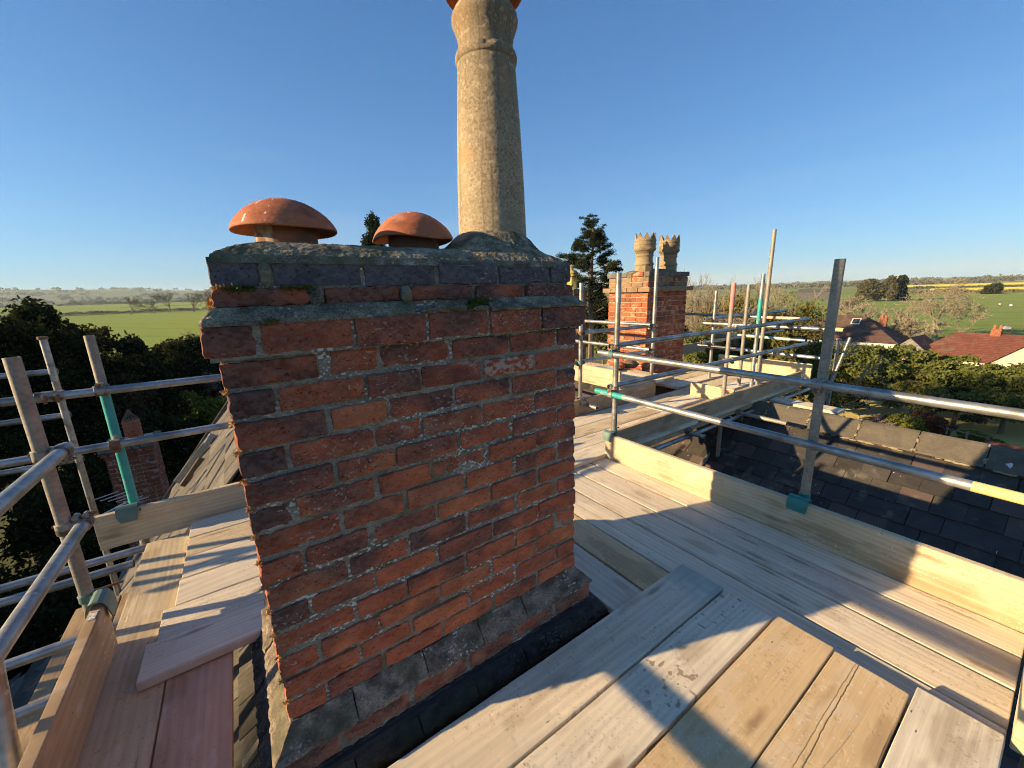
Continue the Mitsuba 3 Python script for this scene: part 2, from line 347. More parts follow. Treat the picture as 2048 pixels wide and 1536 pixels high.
def galv_col(p, n, uv):
    g = fbm(p.x * 9, p.y * 9, p.z * 9, 3); h = noise(p.x * 70, p.y * 70, p.z * 70)
    c = mix(C(.25, .245, .235), C(.47, .475, .47), smoothstep(.25, .75, g)) * (.8 + .3 * h)
    r = smoothstep(.60, .76, fbm(p.x * 13 + 4, p.y * 13, p.z * 13, 3))
    c = mix(c, C(.21, .165, .12), r * .6)
    sp = smoothstep(.80, .88, noise(p.x * 55 + 3, p.y * 55, p.z * 55)) * smoothstep(.45, .65, noise(p.x * 5, p.y * 5, p.z * 5))
    return mix(c, C(.58, .57, .53), sp * .7)
def galv(fn, metal, rough):
    return two({'type': 'bumpmap', 'tex': mikit.proc(lambda p, n, uv: .0006 * fbm(p.x * 60, p.y * 60, p.z * 60, 3), 8e-4), 'scale': 1.,
                'b': {'type': 'principled', 'base_color': mikit.proc(fn), 'roughness': mikit.proc(lambda p, n, uv: rough + .22 * fbm(p.x * 12, p.y * 12, p.z * 12, 2)), 'metallic': metal, 'specular': .5}})
scene['galvanised'] = galv(galv_col, .72, .32)
def weath_col(p, n, uv):
    g = fbm(p.x * 9, p.y * 9, p.z * 9, 3); h = noise(p.x * 90, p.y * 90, p.z * 90)
    return mix(C(.20, .175, .145), C(.36, .335, .29), g) * (.75 + .4 * h)
scene['dull_steel'] = galv(weath_col, .35, .5)
def paint(c0, c1):
    def f(p, n, uv):
        w = smoothstep(.60, .70, fbm(p.x * 17, p.y * 17, p.z * 9, 3))
        return mix(mix(C(*c0), C(*c1), fbm(p.x * 20, p.y * 20, p.z * 20, 2)), C(.33, .32, .29), w * .8)
    return f
scene['teal_paint'] = diff(paint((.02, .25, .235), (.035, .34, .31)), .45, .45)
scene['red_paint'] = diff(paint((.50, .16, .15), (.58, .24, .21)), .5, .4)
scene['pale_teal'] = diff(paint((.26, .42, .39), (.34, .47, .43)), .5, .4)
scene['peach_paint'] = diff(paint((.52, .36, .27), (.58, .42, .32)), .5, .4)
scene['yellow_paint'] = diff(paint((.62, .52, .16), (.60, .50, .25)), .5, .4)
scene['green_clip'] = diff(lambda p, n, uv: mix(C(.055, .13, .115), C(.13, .19, .17), fbm(p.x * 25, p.y * 25, p.z * 25, 3)), .5, .45)
scene['teal_clip'] = diff(lambda p, n, uv: mix(C(.01, .13, .125), C(.03, .20, .19), fbm(p.x * 25, p.y * 25, p.z * 25, 3)), .45, .5)
def coup_col(p, n, uv):
    g = fbm(p.x * 28, p.y * 28, p.z * 28, 3)
    return mix(C(.30, .29, .26), C(.115, .085, .06), smoothstep(.42, .62, g))
scene['coupler_steel'] = two({'type': 'principled', 'base_color': mikit.proc(coup_col), 'roughness': .5, 'metallic': .45, 'specular': .5})
scene['rusty'] = diff(lambda p, n, uv: mix(C(.09, .055, .035), C(.24, .13, .07), fbm(p.x * 40, p.y * 40, p.z * 40, 3)), .75, .3)
#MATERIALS2

# ------------------------------------------------------------------ the main chimney
W, D, ZT, G = 1.192, .62, 1.342, .081
chim = thing('brick_chimney', 'large weathered red brick chimney stack in the foreground with dark blue top course', 'chimney')
rngc = np.random.default_rng(5)
def uvc(m, a, b): return np.tile([[a, b]], (len(m.vertices), 1))
BN = [0]
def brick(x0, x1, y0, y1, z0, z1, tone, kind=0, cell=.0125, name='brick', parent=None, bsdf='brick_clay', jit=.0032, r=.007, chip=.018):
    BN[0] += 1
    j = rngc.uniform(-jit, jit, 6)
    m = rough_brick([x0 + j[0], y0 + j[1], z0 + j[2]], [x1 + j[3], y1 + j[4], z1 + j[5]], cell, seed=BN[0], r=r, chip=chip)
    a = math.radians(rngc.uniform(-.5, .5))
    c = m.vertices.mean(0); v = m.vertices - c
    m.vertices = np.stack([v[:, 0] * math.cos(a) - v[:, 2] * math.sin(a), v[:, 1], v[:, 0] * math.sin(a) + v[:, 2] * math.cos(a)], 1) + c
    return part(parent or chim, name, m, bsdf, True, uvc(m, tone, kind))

JOINTS = [[.234, .387, .624, .858, 1.082], [.108, .343, .510, .741, .974], [.226, .401, .626, .859, 1.086], [.112, .346, .499, .735, .968],
          [.224, .404, .630, .860, 1.085], [.105, .337, .520, .745, .975], [.224, .421, .646, .867, 1.085], [.106, .299, .531, .751, .980],
          [.224, .420, .644, .870, 1.084], [.105, .296, .520, .754, .977], [.224, .398, .625, .858, 1.077], [.109, .293, .516, .740, .969],
          [.221, .401, .633, .857, 1.082], [.113, .296, .518, .739, .971]]
SPECIAL = {(1, 3): (.45, 1), (1, 4): (.5, 1), (3, 3): (.35, 3), (6, 2): (.66, 3), (1, 1): (.62, 0), (1, 0): (.16, 0), (9, 0): (.06, 0), (0, 0): (.25, 0),
           (11, 3): (.6, 3), (0, 1): (.5, 0), (3, 0): (.2, 0), (2, 0): (.28, 0), (5, 0): (.22, 0), (4, 0): (.35, 0), (7, 1): (.3, 0), (8, 0): (.6, 3), (7, 2): (.3, 0)}
def wallrow(i, z1):
    """one course all the way round; bricks of the front as photographed"""
    z0 = z1 - G
    J = [0] + JOINTS[i] + [W]
    lit = .36 + .26 * i / 13
    for k in range(len(J) - 1):
        a, b = J[k], J[k + 1]
        wide = .009 if rngc.random() < .8 else .013
        xa = a + (wide / 2 if k else 0); xb = b - (wide / 2 if k < len(J) - 2 else 0)
        if i == 0 and k == 0: xb -= .009
        if i == 0 and k == 1: xa += .008
        dep = .105
        if k == 0: dep = .105 if (b - a) > .15 else .222
        if k == len(J) - 2: dep = .105 if (b - a) > .15 else .222
        tone, kind = SPECIAL.get((i, k), (float(np.clip(lit + rngc.normal(0, .16), .05, 1)), 0))
        pr = rngc.uniform(-.004, .003)
        brick(xa, xb, pr, dep, z0 + .0065, z1 - .0055, tone, kind)
    # sides, then the back
    for side in (0, 1):
        wcorner = J[1] - J[0] if side == 0 else J[-1] - J[-2]
        y = (.105 if wcorner > .15 else .222) + .01
        ks = 0
        while y < D - .03:
            L = .215 if (i + ks) % 2 else .105
            y2 = min(y + L, D)
            if D - y2 < .06: y2 = D
            x0, x1 = (0, .10) if side == 0 else (W - .10, W)
            brick(x0, x1, y, y2, z0 + .0055, z1 - .0045, float(np.clip(lit + rngc.normal(.1, .2), .05, 1)), 0, cell=.02 if side == 0 else .03)
            y = y2 + .01; ks += 1
    x = .105; ks = i
    while x < W - .12:
        L = .215 if ks % 2 else .105
        x2 = min(x + L, W - .105)
        if W - .105 - x2 < .06: x2 = W - .105
        brick(x, x2 - .01, D - .10, D, z0 + .0055, z1 - .0045, float(np.clip(lit + rngc.normal(.1, .2), .05, 1)), 0, cell=.04)
        x = x2; ks += 1
for i in range(14): wallrow(i, ZT - i * G)

def course(z0, z1, pr, cuts, tone, kind, name='brick', bsdf='brick_clay', gap=.011, cell=.0125, side=True, **kw):
    """a projecting course: front cut at the given places, sides and back cut evenly; pr = projection"""
    lo, hi = -pr, W + pr
    C_ = [lo] + list(cuts) + [hi]
    for k in range(len(C_) - 1):
        a, b = C_[k], C_[k + 1]
        if isinstance(a, tuple): a = a[1]
        if isinstance(b, tuple): b = b[0]
        tk = tone[k % len(tone)]
        g0 = gap / 2 if k and not isinstance(C_[k], tuple) else 0
        g1 = gap / 2 if k < len(C_) - 2 and not isinstance(C_[k + 1], tuple) else 0
        brick(a + g0, b - g1, -pr + rngc.uniform(-.003, .003), .10, z0, z1, tk, kind, cell, name, bsdf=bsdf, **kw)
    if side:
        for x0, x1 in ((lo, .10), (W - .10, hi)):
            y = .11
            while y < D + pr - .03:
                y2 = min(y + .215, D + pr)
                if D + pr - y2 < .07: y2 = D + pr
                brick(x0, x1, y, y2 - .0, z0, z1, tone[int(rngc.integers(len(tone)))], kind, .02, name, bsdf=bsdf, **kw); y = y2 + .01
        x = .11
        while x < W - .11:
            x2 = min(x + .215, W - .11)
            brick(x, x2 - .01, D + pr - .1, D + pr, z0, z1, tone[int(rngc.integers(len(tone)))], kind, .04, name, bsdf=bsdf, **kw); x = x2
course(ZT + .004, ZT + .084, .024, [.089, .317, .539, .765, .992], [.18, .48, .42, .30, .50, .16], 0)
course(ZT + .122, ZT + .168, -.011, [(.221, .258), (.475, .505), .731, .947], [.28, .36, .30, .22, .27], 0, r=.005)
course(ZT + .172, ZT + .243, -.016, [(.113, .145), .370, .601, .830, 1.070], [.3, .3, .3, .3, .3, .3], 2, 'blue_brick', r=.004, chip=.004)
course(ZT - 14 * G - .150, ZT - 14 * G - .072, .052, [.125, .361, .588, .808, 1.024], [.12, .16, .24, .2, .28, .3], 3, r=.009, chip=.022)

# plinth courses with a sloping top face
def slope_bricks(z0, z1, p0, p1, cuts, darkkind, name):
    """bricks whose face leans from projection p0 at z0 to p1 at z1"""
    zb = z1 - z0
    def one(a, b, front, seed, ends):
        L = b - a
        v, f = gridbox([0, 0, 0], [1, 1, 1], [max(2, int(L / .014)), 3, 8])
        t = v[:, 2]
        prj = p0 + (p1 - p0) * np.clip((t - .12) / .88, 0, 1)
        nz = meshkit.fbm(np.stack([v[:, 0] * L * 40 + seed, v[:, 1] * 4, t * 5], 1), 3, 9) - .5
        out = prj + .016 * nz + .008 * (meshkit.noise(np.stack([v[:, 0] * L * 110 + seed, v[:, 1] * 4, t * 9], 1), 4) - .5)
        s = a + v[:, 0] * L
        s = np.where(ends[0] & (v[:, 0] < .5 / max(2, int(L / .014))), -out if True else s, s)
        if ends[1]: s = np.where(v[:, 0] > 1 - .5 / max(2, int(L / .014)), ends[2] + out, s)
        rr = .004 * np.maximum(np.abs(v[:, 0] * 2 - 1) ** 30 if not (ends[0] or ends[1]) else 0, 0)
        depth = -(out - rr) * (1 - v[:, 1]) + .09 * v[:, 1]
        z = z0 + t * zb + .003 * nz
        if front == 'front': P = np.stack([s, depth, z], 1)
        elif front == 'left': P = np.stack([depth, D - s, z], 1)
        elif front == 'right': P = np.stack([W - depth, s, z], 1)
        else: P = np.stack([W - s, D - depth, z], 1)
        m = TM(P, f)
        part(chim, name, m, 'plinth_clay', 40 if False else True, uvc(m, seed % 1.0, darkkind))
    for front, Lf, cc in (('front', W, cuts), ('left', D, [.2, .42]), ('right', D, [.2, .42]), ('back', W, [.23, .46, .69, .92])):
        cc = [0] + list(cc) + [Lf]
        for k in range(len(cc) - 1):
            a = cc[k] + (.002 if k else 0); b = cc[k + 1] - (.002 if k < len(cc) - 2 else 0)
            one(a, b, front, float(rngc.uniform(0, 99)), (k == 0, k == len(cc) - 2, Lf))
zb = ZT - 14 * G
slope_bricks(zb - .074, zb + .004, .056, -.002, [.182, .429, .661, .876, 1.115], 1, 'plinth_brick')
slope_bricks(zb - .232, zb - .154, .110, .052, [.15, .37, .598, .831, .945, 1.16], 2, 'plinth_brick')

# mortar core, rough, a little behind the brick faces
def rough_core(lo, hi, n, amp, seed):
    v, f = gridbox(lo, hi, n)
    c = (np.asarray(lo) + hi) / 2
    h = (np.asarray(hi) - lo) / 2
    d = (v - c) / h; w = np.abs(d) > .9999
    nz = meshkit.fbm(v * 45 + seed, 3, 3) - .5 + .6 * (meshkit.noise(v * 130 + seed, 8) - .5)
    return TM(v + np.sign(d) * w * (amp * nz)[:, None], f)
part(chim, 'mortar_joints', cat([
    rough_core([.006, .0065, zb - .01], [W - .006, D - .0065, ZT + .01], [130, 24, 120], .0062, 1.),
    rough_core([-.014, -.014, ZT - .002], [W + .012, D + .012, ZT + .09], [90, 30, 10], .007, 2.),
    rough_core([.027, .027, ZT + .08], [W - .027, D - .027, ZT + .236], [110, 30, 18], .007, 3.),
    rough_core([-.046, -.046, zb - .16], [W + .046, D + .046, zb - .06], [110, 40, 14], .012, 4.)]), 'mortar', True)
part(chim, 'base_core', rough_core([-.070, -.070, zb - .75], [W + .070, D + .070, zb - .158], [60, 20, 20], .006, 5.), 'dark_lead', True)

# the sloping mortar fillet over the corbel: long at the left, broken off in the middle, a slab overhanging the right corner
def fillet(path, seed, lump=.0045, over=.002):
    """path: (x, y, outward x, outward y) stations along the corbel edge"""
    prof = [(.012, .0), (.020 + over, -.001), (.0235 + over, .006), (.016, .018), (.003, .031), (-.009, .042), (-.03, .043), (-.03, .0)]
    st = np.array(path, float); out = []
    Ls = np.concatenate([[0], np.cumsum(np.linalg.norm(np.diff(st[:, :2], axis=0), axis=1))])
    ss = np.linspace(0, Ls[-1], max(3, int(Ls[-1] / .012)))
    S = np.stack([np.interp(ss, Ls, st[:, k]) for k in range(4)], 1)
    V = []
    for k, (x, y, ox, oy) in enumerate(S):
        for a, (u, z) in enumerate(prof):
            nz = meshkit.fbm(np.array([[x * 38 + seed, y * 38, a * 1.7]]), 3, 4)[0] - .5
            nz2 = meshkit.fbm(np.array([[x * 16 + seed, y * 16 + 5, a * .6]]), 2, 6)[0] - .5
            u2 = u + (lump * 1.6 * nz + lump * 2.2 * nz2 if 0 < a < 5 else 0)
            V.append((x + ox * u2, y + oy * u2, ZT + .083 + z + (lump * 1.5 * nz if 1 < a < 6 else 0)))
    m = len(prof); F = []
    for k in range(len(S) - 1):
        for a in range(m):
            p, q = k * m + a, k * m + (a + 1) % m
            F += [[p, q, q + m], [p, q + m, p + m]]
    for base, sgn in ((0, 1), ((len(S) - 1) * m, -1)):
        for a in range(1, m - 1): F.append([base, base + a, base + a + 1][::sgn])
    t = TM(V, F); t.fix_normals(); return t
part(chim, 'mortar_fillet', fillet([(0, .62, -1, 0), (0, .03, -1, 0), (0, 0, -1, -1), (.03, 0, 0, -1), (.505, 0, 0, -1)], 3.), 'flaunch', 50, label='long lichen-speckled mortar slope at the left of the corbel')
part(chim, 'mortar_fillet', fillet([(.77, 0, 0, -1), (W - .02, 0, 0, -1), (W, 0, 1, -1), (W, .03, 1, 0), (W, .30, 1, 0)], 21., .004, .012), 'flaunch', 50, label='mortar slope overhanging the right corner of the corbel')
def lump(c, r, seed, sub=3, amp=.45, freq=1.6):
    m = trimesh.creation.icosphere(subdivisions=sub)
    v = np.array(m.vertices); v = v * (1 - amp / 2 + amp * meshkit.fbm(v * freq + seed, 3, 2))[:, None]
    return TM(np.asarray(c) + v * np.asarray(r), m.faces)
for q in [((.545, -.012, ZT + .094), (.028, .022, .010), 1), ((.60, -.010, ZT + .098), (.032, .02, .014), 2), ((.655, -.012, ZT + .096), (.03, .024, .013), 3),
          ((.735, -.014, ZT + .093), (.035, .02, .009), 4), ((.49, .010, ZT + .140), (.017, .014, .030), 5), ((.24, .012, ZT + .143), (.018, .012, .026), 6), ((.129, .020, ZT + .205), (.014, .012, .035), 7)]:
    part(chim, 'mortar_lump', lump(*q), 'flaunch', True)

# flaunching: the mortar bed on top
def flaunch():
    nx, ny = 210, 110
    x, y = np.meshgrid(np.linspace(.017, W - .017, nx), np.linspace(.017, D - .017, ny), indexing='ij')
    e = np.minimum(np.minimum(x, W - x), np.minimum(y, D - y)) - .017
    z = .005 + .058 * (1 - np.exp(-(np.maximum(e, 0) / .075) ** 1.15))
    d = np.hypot(x - 1.0, (y - .31))
    z += .078 * np.exp(-np.maximum(d - .13, 0) ** 2 / (.070 ** 2)) * np.clip(e / .07, 0, 1) ** .7
    P = np.stack([x * 30, y * 30, x * 0], -1)
    z += .006 * (meshkit.fbm(P, 3, 1) - .5) * np.clip(e / .03 + .3, 0, 1) + .0035 * (meshkit.noise(P * 5, 2) - .5)
    z = np.where(e < 1e-6, -.012, z)
    V = np.stack([x, y, ZT + .243 + z], -1).reshape(-1, 3)
    i, j = np.meshgrid(np.arange(nx - 1), np.arange(ny - 1), indexing='ij'); q = (i * ny + j).ravel()
    return TM(V, np.vstack([np.stack([q, q + ny, q + ny + 1], 1), np.stack([q, q + ny + 1, q + 1], 1)]))
part(chim, 'flaunching', flaunch(), 'flaunch', True, label='rough mortar bed heaped round the pots on top')

def tuft(c, r, n, seed, size=.012):
    rg = np.random.default_rng(seed); V, F = [], []
    for k in range(n):
        d = rg.normal(size=3); d /= np.linalg.norm(d)
        p = np.asarray(c) + d * np.asarray(r) * rg.uniform(.2, 1) ** .6
        a = rg.normal(size=3); a /= np.linalg.norm(a); b = np.cross(a, rg.normal(size=3)); b /= np.linalg.norm(b)
        s = size * rg.uniform(.5, 1.2)
        V += [p - a * s * .3, p + a * s * .3, p + b * s]; F.append([3 * k, 3 * k + 1, 3 * k + 2])
    return TM(V, F)
scene['moss'] = diff(lambda p, n, uv: mix(C(.035, .050, .012), C(.10, .115, .03), noise(p.x * 60, p.y * 60, p.z * 60)), .9, .1)
scene['orange_lichen'] = diff(lambda p, n, uv: mix(C(.36, .14, .02), C(.42, .30, .16), noise(p.x * 80, p.y * 80, p.z * 80)), .9, .1)
part(chim, 'moss_tuft', cat([tuft((.735, -.004, ZT + .112), (.045, .012, .018), 500, 1), tuft((.70, -.012, ZT + .097), (.05, .012, .008), 260, 2), tuft((.775, .0, ZT + .104), (.04, .012, .012), 260, 9)]), 'moss', label='tuft of green moss growing where the fillet has broken away')
part(chim, 'moss_tuft', cat([tuft((.20, .005, ZT + .170), (.05, .008, .004), 140, 3), tuft((.07, .004, ZT + .170), (.04, .010, .006), 160, 5), tuft((.12, -.018, ZT + .088), (.03, .01, .006), 120, 6)]), 'moss')
part(chim, 'lichen_tuft', cat([tuft((.030, .012, ZT + .171), (.020, .010, .006), 110, 7, .009), tuft((.008, .12, ZT + .135), (.007, .08, .018), 260, 8, .008), tuft((.004, .03, ZT + .13), (.006, .025, .015), 90, 11, .008)]), 'orange_lichen', label='orange lichen on the left corner')
part(chim, 'lichen_tuft', cat([tuft((.002, .004, ZT - i * G), (.010, .012, .006), 60, 40 + i, .009) for i in range(1, 14)]), 'orange_lichen', label='dry lichen crumbs along the left corner joints', kind='stuff')

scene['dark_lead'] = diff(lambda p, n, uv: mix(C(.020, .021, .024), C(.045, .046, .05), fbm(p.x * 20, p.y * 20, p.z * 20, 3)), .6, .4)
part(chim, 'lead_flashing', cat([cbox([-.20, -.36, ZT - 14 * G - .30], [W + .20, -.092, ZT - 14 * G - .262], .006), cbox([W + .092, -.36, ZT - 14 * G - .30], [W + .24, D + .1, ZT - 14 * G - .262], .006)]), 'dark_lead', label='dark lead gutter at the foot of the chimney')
# pots on the chimney
SHZ = ZT + .243
def mushroom(x, y, rz, R, top, rp, label, wave):
    t = thing('capped_chimney_pot', label, 'chimney pot')
    part(t, 'pot', lathe([(rp + .004, -.12), (rp + .003, rz - .005), (rp, rz + .02), (rp - .015, rz + .02), (rp - .015, -.02)], (x, y, 0 + 0), 40) if False else lathe([(rp + .004, SHZ - .02), (rp + .002, rz - .004), (rp, rz + .025), (rp - .015, rz + .025)], (x, y, 0), 40), 'sooty_pot', 30)
    H = top - rz
    prof = [(R * .50, rz + .034), (R * .80, rz + .013), (R * .95, rz + .0005), (R * .985, rz - .0015), (R, rz + .002), (R * .995, rz + .007)]
    prof += [(R * a, rz + H * h) for a, h in ((.965, .17), (.91, .31), (.83, .46), (.73, .60), (.61, .73), (.48, .84), (.34, .92), (.20, .97), (.09, .995), (0, 1))]
    prof[-1] = (.0005, top)
    def wob(A, r, z):
        k = (r / R) ** 4
        return r, z + wave * k * (np.cos(3 * A + 1.1)) * np.where(z < rz + .05, 1, .3)
    part(t, 'cap', lathe(prof, (x, y, 0), 64, wob), 'terracotta', True)
    return t
mushroom(.224, .31, 1.690, .1505, 1.788, .086, 'terracotta pot with a mushroom cap streaked white, left one on the chimney', .002)
mushroom(.646, .31, 1.682, .1475, 1.784, .090, 'terracotta pot with a wavy-rimmed mushroom cap, between the other two pots', .006)
tp = thing('tall_chimney_pot', 'tall tapering buff clay chimney pot mottled with lichen on the right of the chimney', 'chimney pot')
TX, TY = 1.0, .31
part(tp, 'shaft', lathe([(.150, 1.60), (.1445, 1.68), (.142, 1.726), (.1362, 1.914), (.1262, 2.126), (.1152, 2.29), (.1125, 2.345)], (TX, TY, 0), 64), 'buff_clay', True)
def chipring(A, r, z):
    c = np.exp(-((np.angle(np.exp(1j * (A - math.radians(-118)))) / .16) ** 2))
    return r - .009 * c * (z > 2.362), z
part(tp, 'ring', lathe([(.111, 2.340), (.1165, 2.344), (.1195, 2.353), (.1198, 2.364), (.1165, 2.374), (.110, 2.379)], (TX, TY, 0), 80, chipring), 'buff_clay', True, label='moulded ring with a chip out of it')
part(tp, 'head', lathe([(.106, 2.372), (.1045, 2.395), (.1052, 2.415), (.110, 2.438), (.119, 2.460), (.1252, 2.476), (.1262, 2.486), (.124, 2.498), (.113, 2.517), (.104, 2.529), (.098, 2.537)], (TX, TY, 0), 64), 'buff_clay', True)
part(tp, 'neck', lathe([(.093, 2.530), (.090, 2.55), (.089, 2.60)], (TX, TY, 0), 48), 'terracotta', True)
part(tp, 'cap', lathe([(.08, 2.600), (.12, 2.577), (.143, 2.570), (.1475, 2.576), (.147, 2.584), (.138, 2.606), (.117, 2.634), (.085, 2.657), (.045, 2.670), (.0005, 2.674)], (TX, TY, 0), 64), 'terracotta', True, label='terracotta mushroom cap cut off by the top of the photo')
#DECK
# ------------------------------------------------------------------ scaffold boards
BG = 'scaffold boards of the platforms'
# lengthwise boards of the right hand deck (top face at z = 0)
XJ = [2.617, 2.432, 2.206, 1.982, 1.750, 1.532, 1.305]
lab = ['deck board tight against the long yellow toe board, brown with dark staining', 'second deck board from the long toe board, pinkish grey',
       'third deck board from the long toe board, greyish with a few trodden specks', 'pale bluish-white deck board running under the ends of the overlapping boards',
       'brownish deck board whose near end disappears under the overlapping boards', 'grey deck board nearest the right side of the big chimney']
kinds = [4, 0, 0, 0, 2, 0]
for k in range(6):
    if k == 0: board('scaffold_board', XJ[1] + .0055, XJ[0] - .002, -1.27, 2.05, -.038, -.002, 0, lab[0], BG)
    else: board('scaffold_board', XJ[k + 1] + .0055, XJ[k] - .0055, -1.27 if k < 4 else -.9, 1.95, -.038, -.001 * (k % 3), kinds[k], lab[k], BG)
# overlapping boards in front of the chimney
YE = [(-.168, -.393, 1.822, 0, .5, 'long grey board beside the chimney foot, its far end stained green'), (-.402, -.612, 1.816, 0, 0, 'pinkish board spotted with dark drips, second from the chimney foot'),
      (-.622, -.829, 1.846, 2, 0, 'wide sandy tan board in the sun, third from the chimney foot'), (-.834, -1.054, 1.834, 2, 0, 'sandy tan board split by long cracks, fourth from the chimney foot'),
      (-1.061, -1.266, 1.893, 0, 0, 'short brown-grey board in the lower right corner, scratched on top')]
for y1, y0, xe, kd, _, lb in YE: board('scaffold_board', -.70 if y1 > -.5 else -.2, xe, y0, y1, .001, .039, kd, lb, BG)
# toe boards of the right hand deck
board('toe_board', 2.620, 2.659, -1.273, 1.105, -.012, .225, 1, 'long yellow pine toe board along the right side of the deck', 'toe boards', category='toe board')
board('toe_board', 1.90, 2.618, -1.316, -1.276, -.01, .225, 1, 'toe board across the near end of the deck in the lower right corner', 'toe boards', category='toe board')
# the walkway that crosses behind, its boards run to the right
wl = ['front board of the walkway crossing behind the chimney, edge facing the deck', 'second board of the walkway crossing behind, streaked by rail shadows', 'third board of the walkway crossing behind, lit yellow', 'back board of the walkway crossing behind, mostly in shade']
for k, (y0, y1, kd) in enumerate([(1.085, 1.305, 0), (1.312, 1.537, 0), (1.544, 1.778, 1), (1.786, 2.04, 0)]):
    board('scaffold_board', 1.25 if k else 1.30, 4.10 + .25 * (k % 2), y0, y1, .001, .039, kd, wl[k] if k else wl[0], BG)
    board('scaffold_board', 4.11 + .25 * (k % 2), 7.20, y0, y1, .001, .039, (kd + 1) % 2, wl[k].replace('crossing behind', 'beyond its join') , BG)
board('scaffold_board', 1.30, 2.60, .98, 1.08, -.001, .0375, 0, 'narrow board end poking out low beside the right edge of the chimney', BG) if False else None
board('toe_board', 2.725, 6.92, 1.118, 1.156, -.075, .205, 4, 'long toe board on the front of the far walkway, its face in shade', 'toe boards', category='toe board')
board('toe_board', 3.02, 4.72, 2.080, 2.118, .0, .222, 4, 'toe board under the middle chimney platform, facing the walkway in shade', 'toe boards', category='toe board')
board('toe_board', 4.0, 4.038, 2.12, 3.4, .2245, .455, 1, 'yellow sunlit toe board beside the tray at the middle chimney', 'toe boards', category='toe board')
for k in range(5):
    board('scaffold_board', 4.06 + .23 * k, 4.285 + .23 * k, 2.122, 4.3, .182, .221, (k + 1) % 2, ['board end', 'second board', 'third board', 'fourth board', 'last board'][k] + ' of the middle chimney platform, from the yellow toe board', BG)
for k in range(4):
    board('scaffold_board', 5.30, 7.22, 2.125 + .232 * k, 2.35 + .232 * k, .001, .039, k % 2, ['first', 'second', 'third', 'fourth'][k] + ' board right of the middle chimney, past the walkway', BG)
board('toe_board', 7.22, 7.258, 1.10, 2.55, .04, .275, 1, 'sunlit yellow toe board closing the far end of the walkway', 'toe boards', category='toe board')
board('toe_board', 7.26, 7.298, .6, 1.9, .06, .30, 1, 'second sunlit toe board behind the far end of the walkway', 'toe boards', category='toe board') if False else None
board('toe_board', 5.02, 5.06, 1.17, 1.75, .04, .22, 1, 'short lit toe board with a smear of teal paint, standing across the walkway', 'toe boards', category='toe board')
board('toe_board', 6.75, 9.2, 3.9, 3.94, .0, .225, 4, 'dark shaded board behind the foot of the middle chimney', 'toe boards', category='toe board')
# left hand deck
board('scaffold_board', -.635, -.408, -1.45, 1.985, -.038, -.001, 1, 'long yellow board running along the left side of the chimney', BG)
board('scaffold_board', -.402, -.181, -1.45, 1.0, -.038, -.002, 3, 'reddish board at the bottom left next to the gap by the chimney', BG)
CB = [(1.805, 2.03, -.405, 0, 'pale cross board against the back toe board, left of the chimney'), (1.580, 1.800, -.402, 1, 'second cross board from the back toe board, left of the chimney'),
      (1.352, 1.574, -.403, 0, 'third cross board from the back toe board, crossed by two shadow bars'), (1.122, 1.346, -.410, 0, 'fourth cross board from the back toe board, with a crack'),
      (.902, 1.116, -.452, 0, 'fifth cross board, half in shadow, left of the chimney')]
for y0, y1, x0, kd, lb in CB: board('scaffold_board', x0, -.042, y0, y1, .001, .039, kd, lb, BG)
board('scaffold_board', -.486, -.046, .676, .900, .004, .043, 0, 'nearest cross board left of the chimney, shaded, with a thick dark edge', BG, direction=0)
board('toe_board', -.647, -.604, -1.2, 1.052, -.003, .226, 4, 'rough brown toe board on edge at the lower left', 'toe boards', category='toe board')
board('toe_board', -.862, .60, 2.074, 2.112, -.016, .212, 1, 'plain toe board across the back of the left deck, under the teal pole', 'toe boards', category='toe board')
for k in range(2):
    board('scaffold_board', -1.13 + .232 * k, -.905 + .232 * k, -.4, 2.36, -.54, -.502, 4, ['outer', 'inner'][k] + ' dull board of the lower platform seen under the left rails', BG)
scene['paper'] = diff(lambda p, n, uv: mix(C(.62, .60, .56), C(.25, .24, .23), smoothstep(.56, .62, noise(p.x * 160, p.y * 420, 2.))), .8, .2)
t = [k for k in labels if labels[k].get('label', '').startswith('rough brown toe board')][0]
part(t, 'paper_tag', cbox([-.638, .93, .2264], [-.613, .985, .2276], .0003), 'paper', label='small pale tag stuck on the end of the board')
# boards resting on tube ends below the walkway
board('scaffold_board', 5.45, 5.68, .63, 1.10, -.075, -.037, 0, 'short board end on the tubes below the walkway, half sunlit', BG, direction=1)
board('scaffold_board', 5.86, 6.09, .33, 1.10, -.075, -.037, 0, 'board end with a pale blue painted tip below the walkway', BG, direction=1)

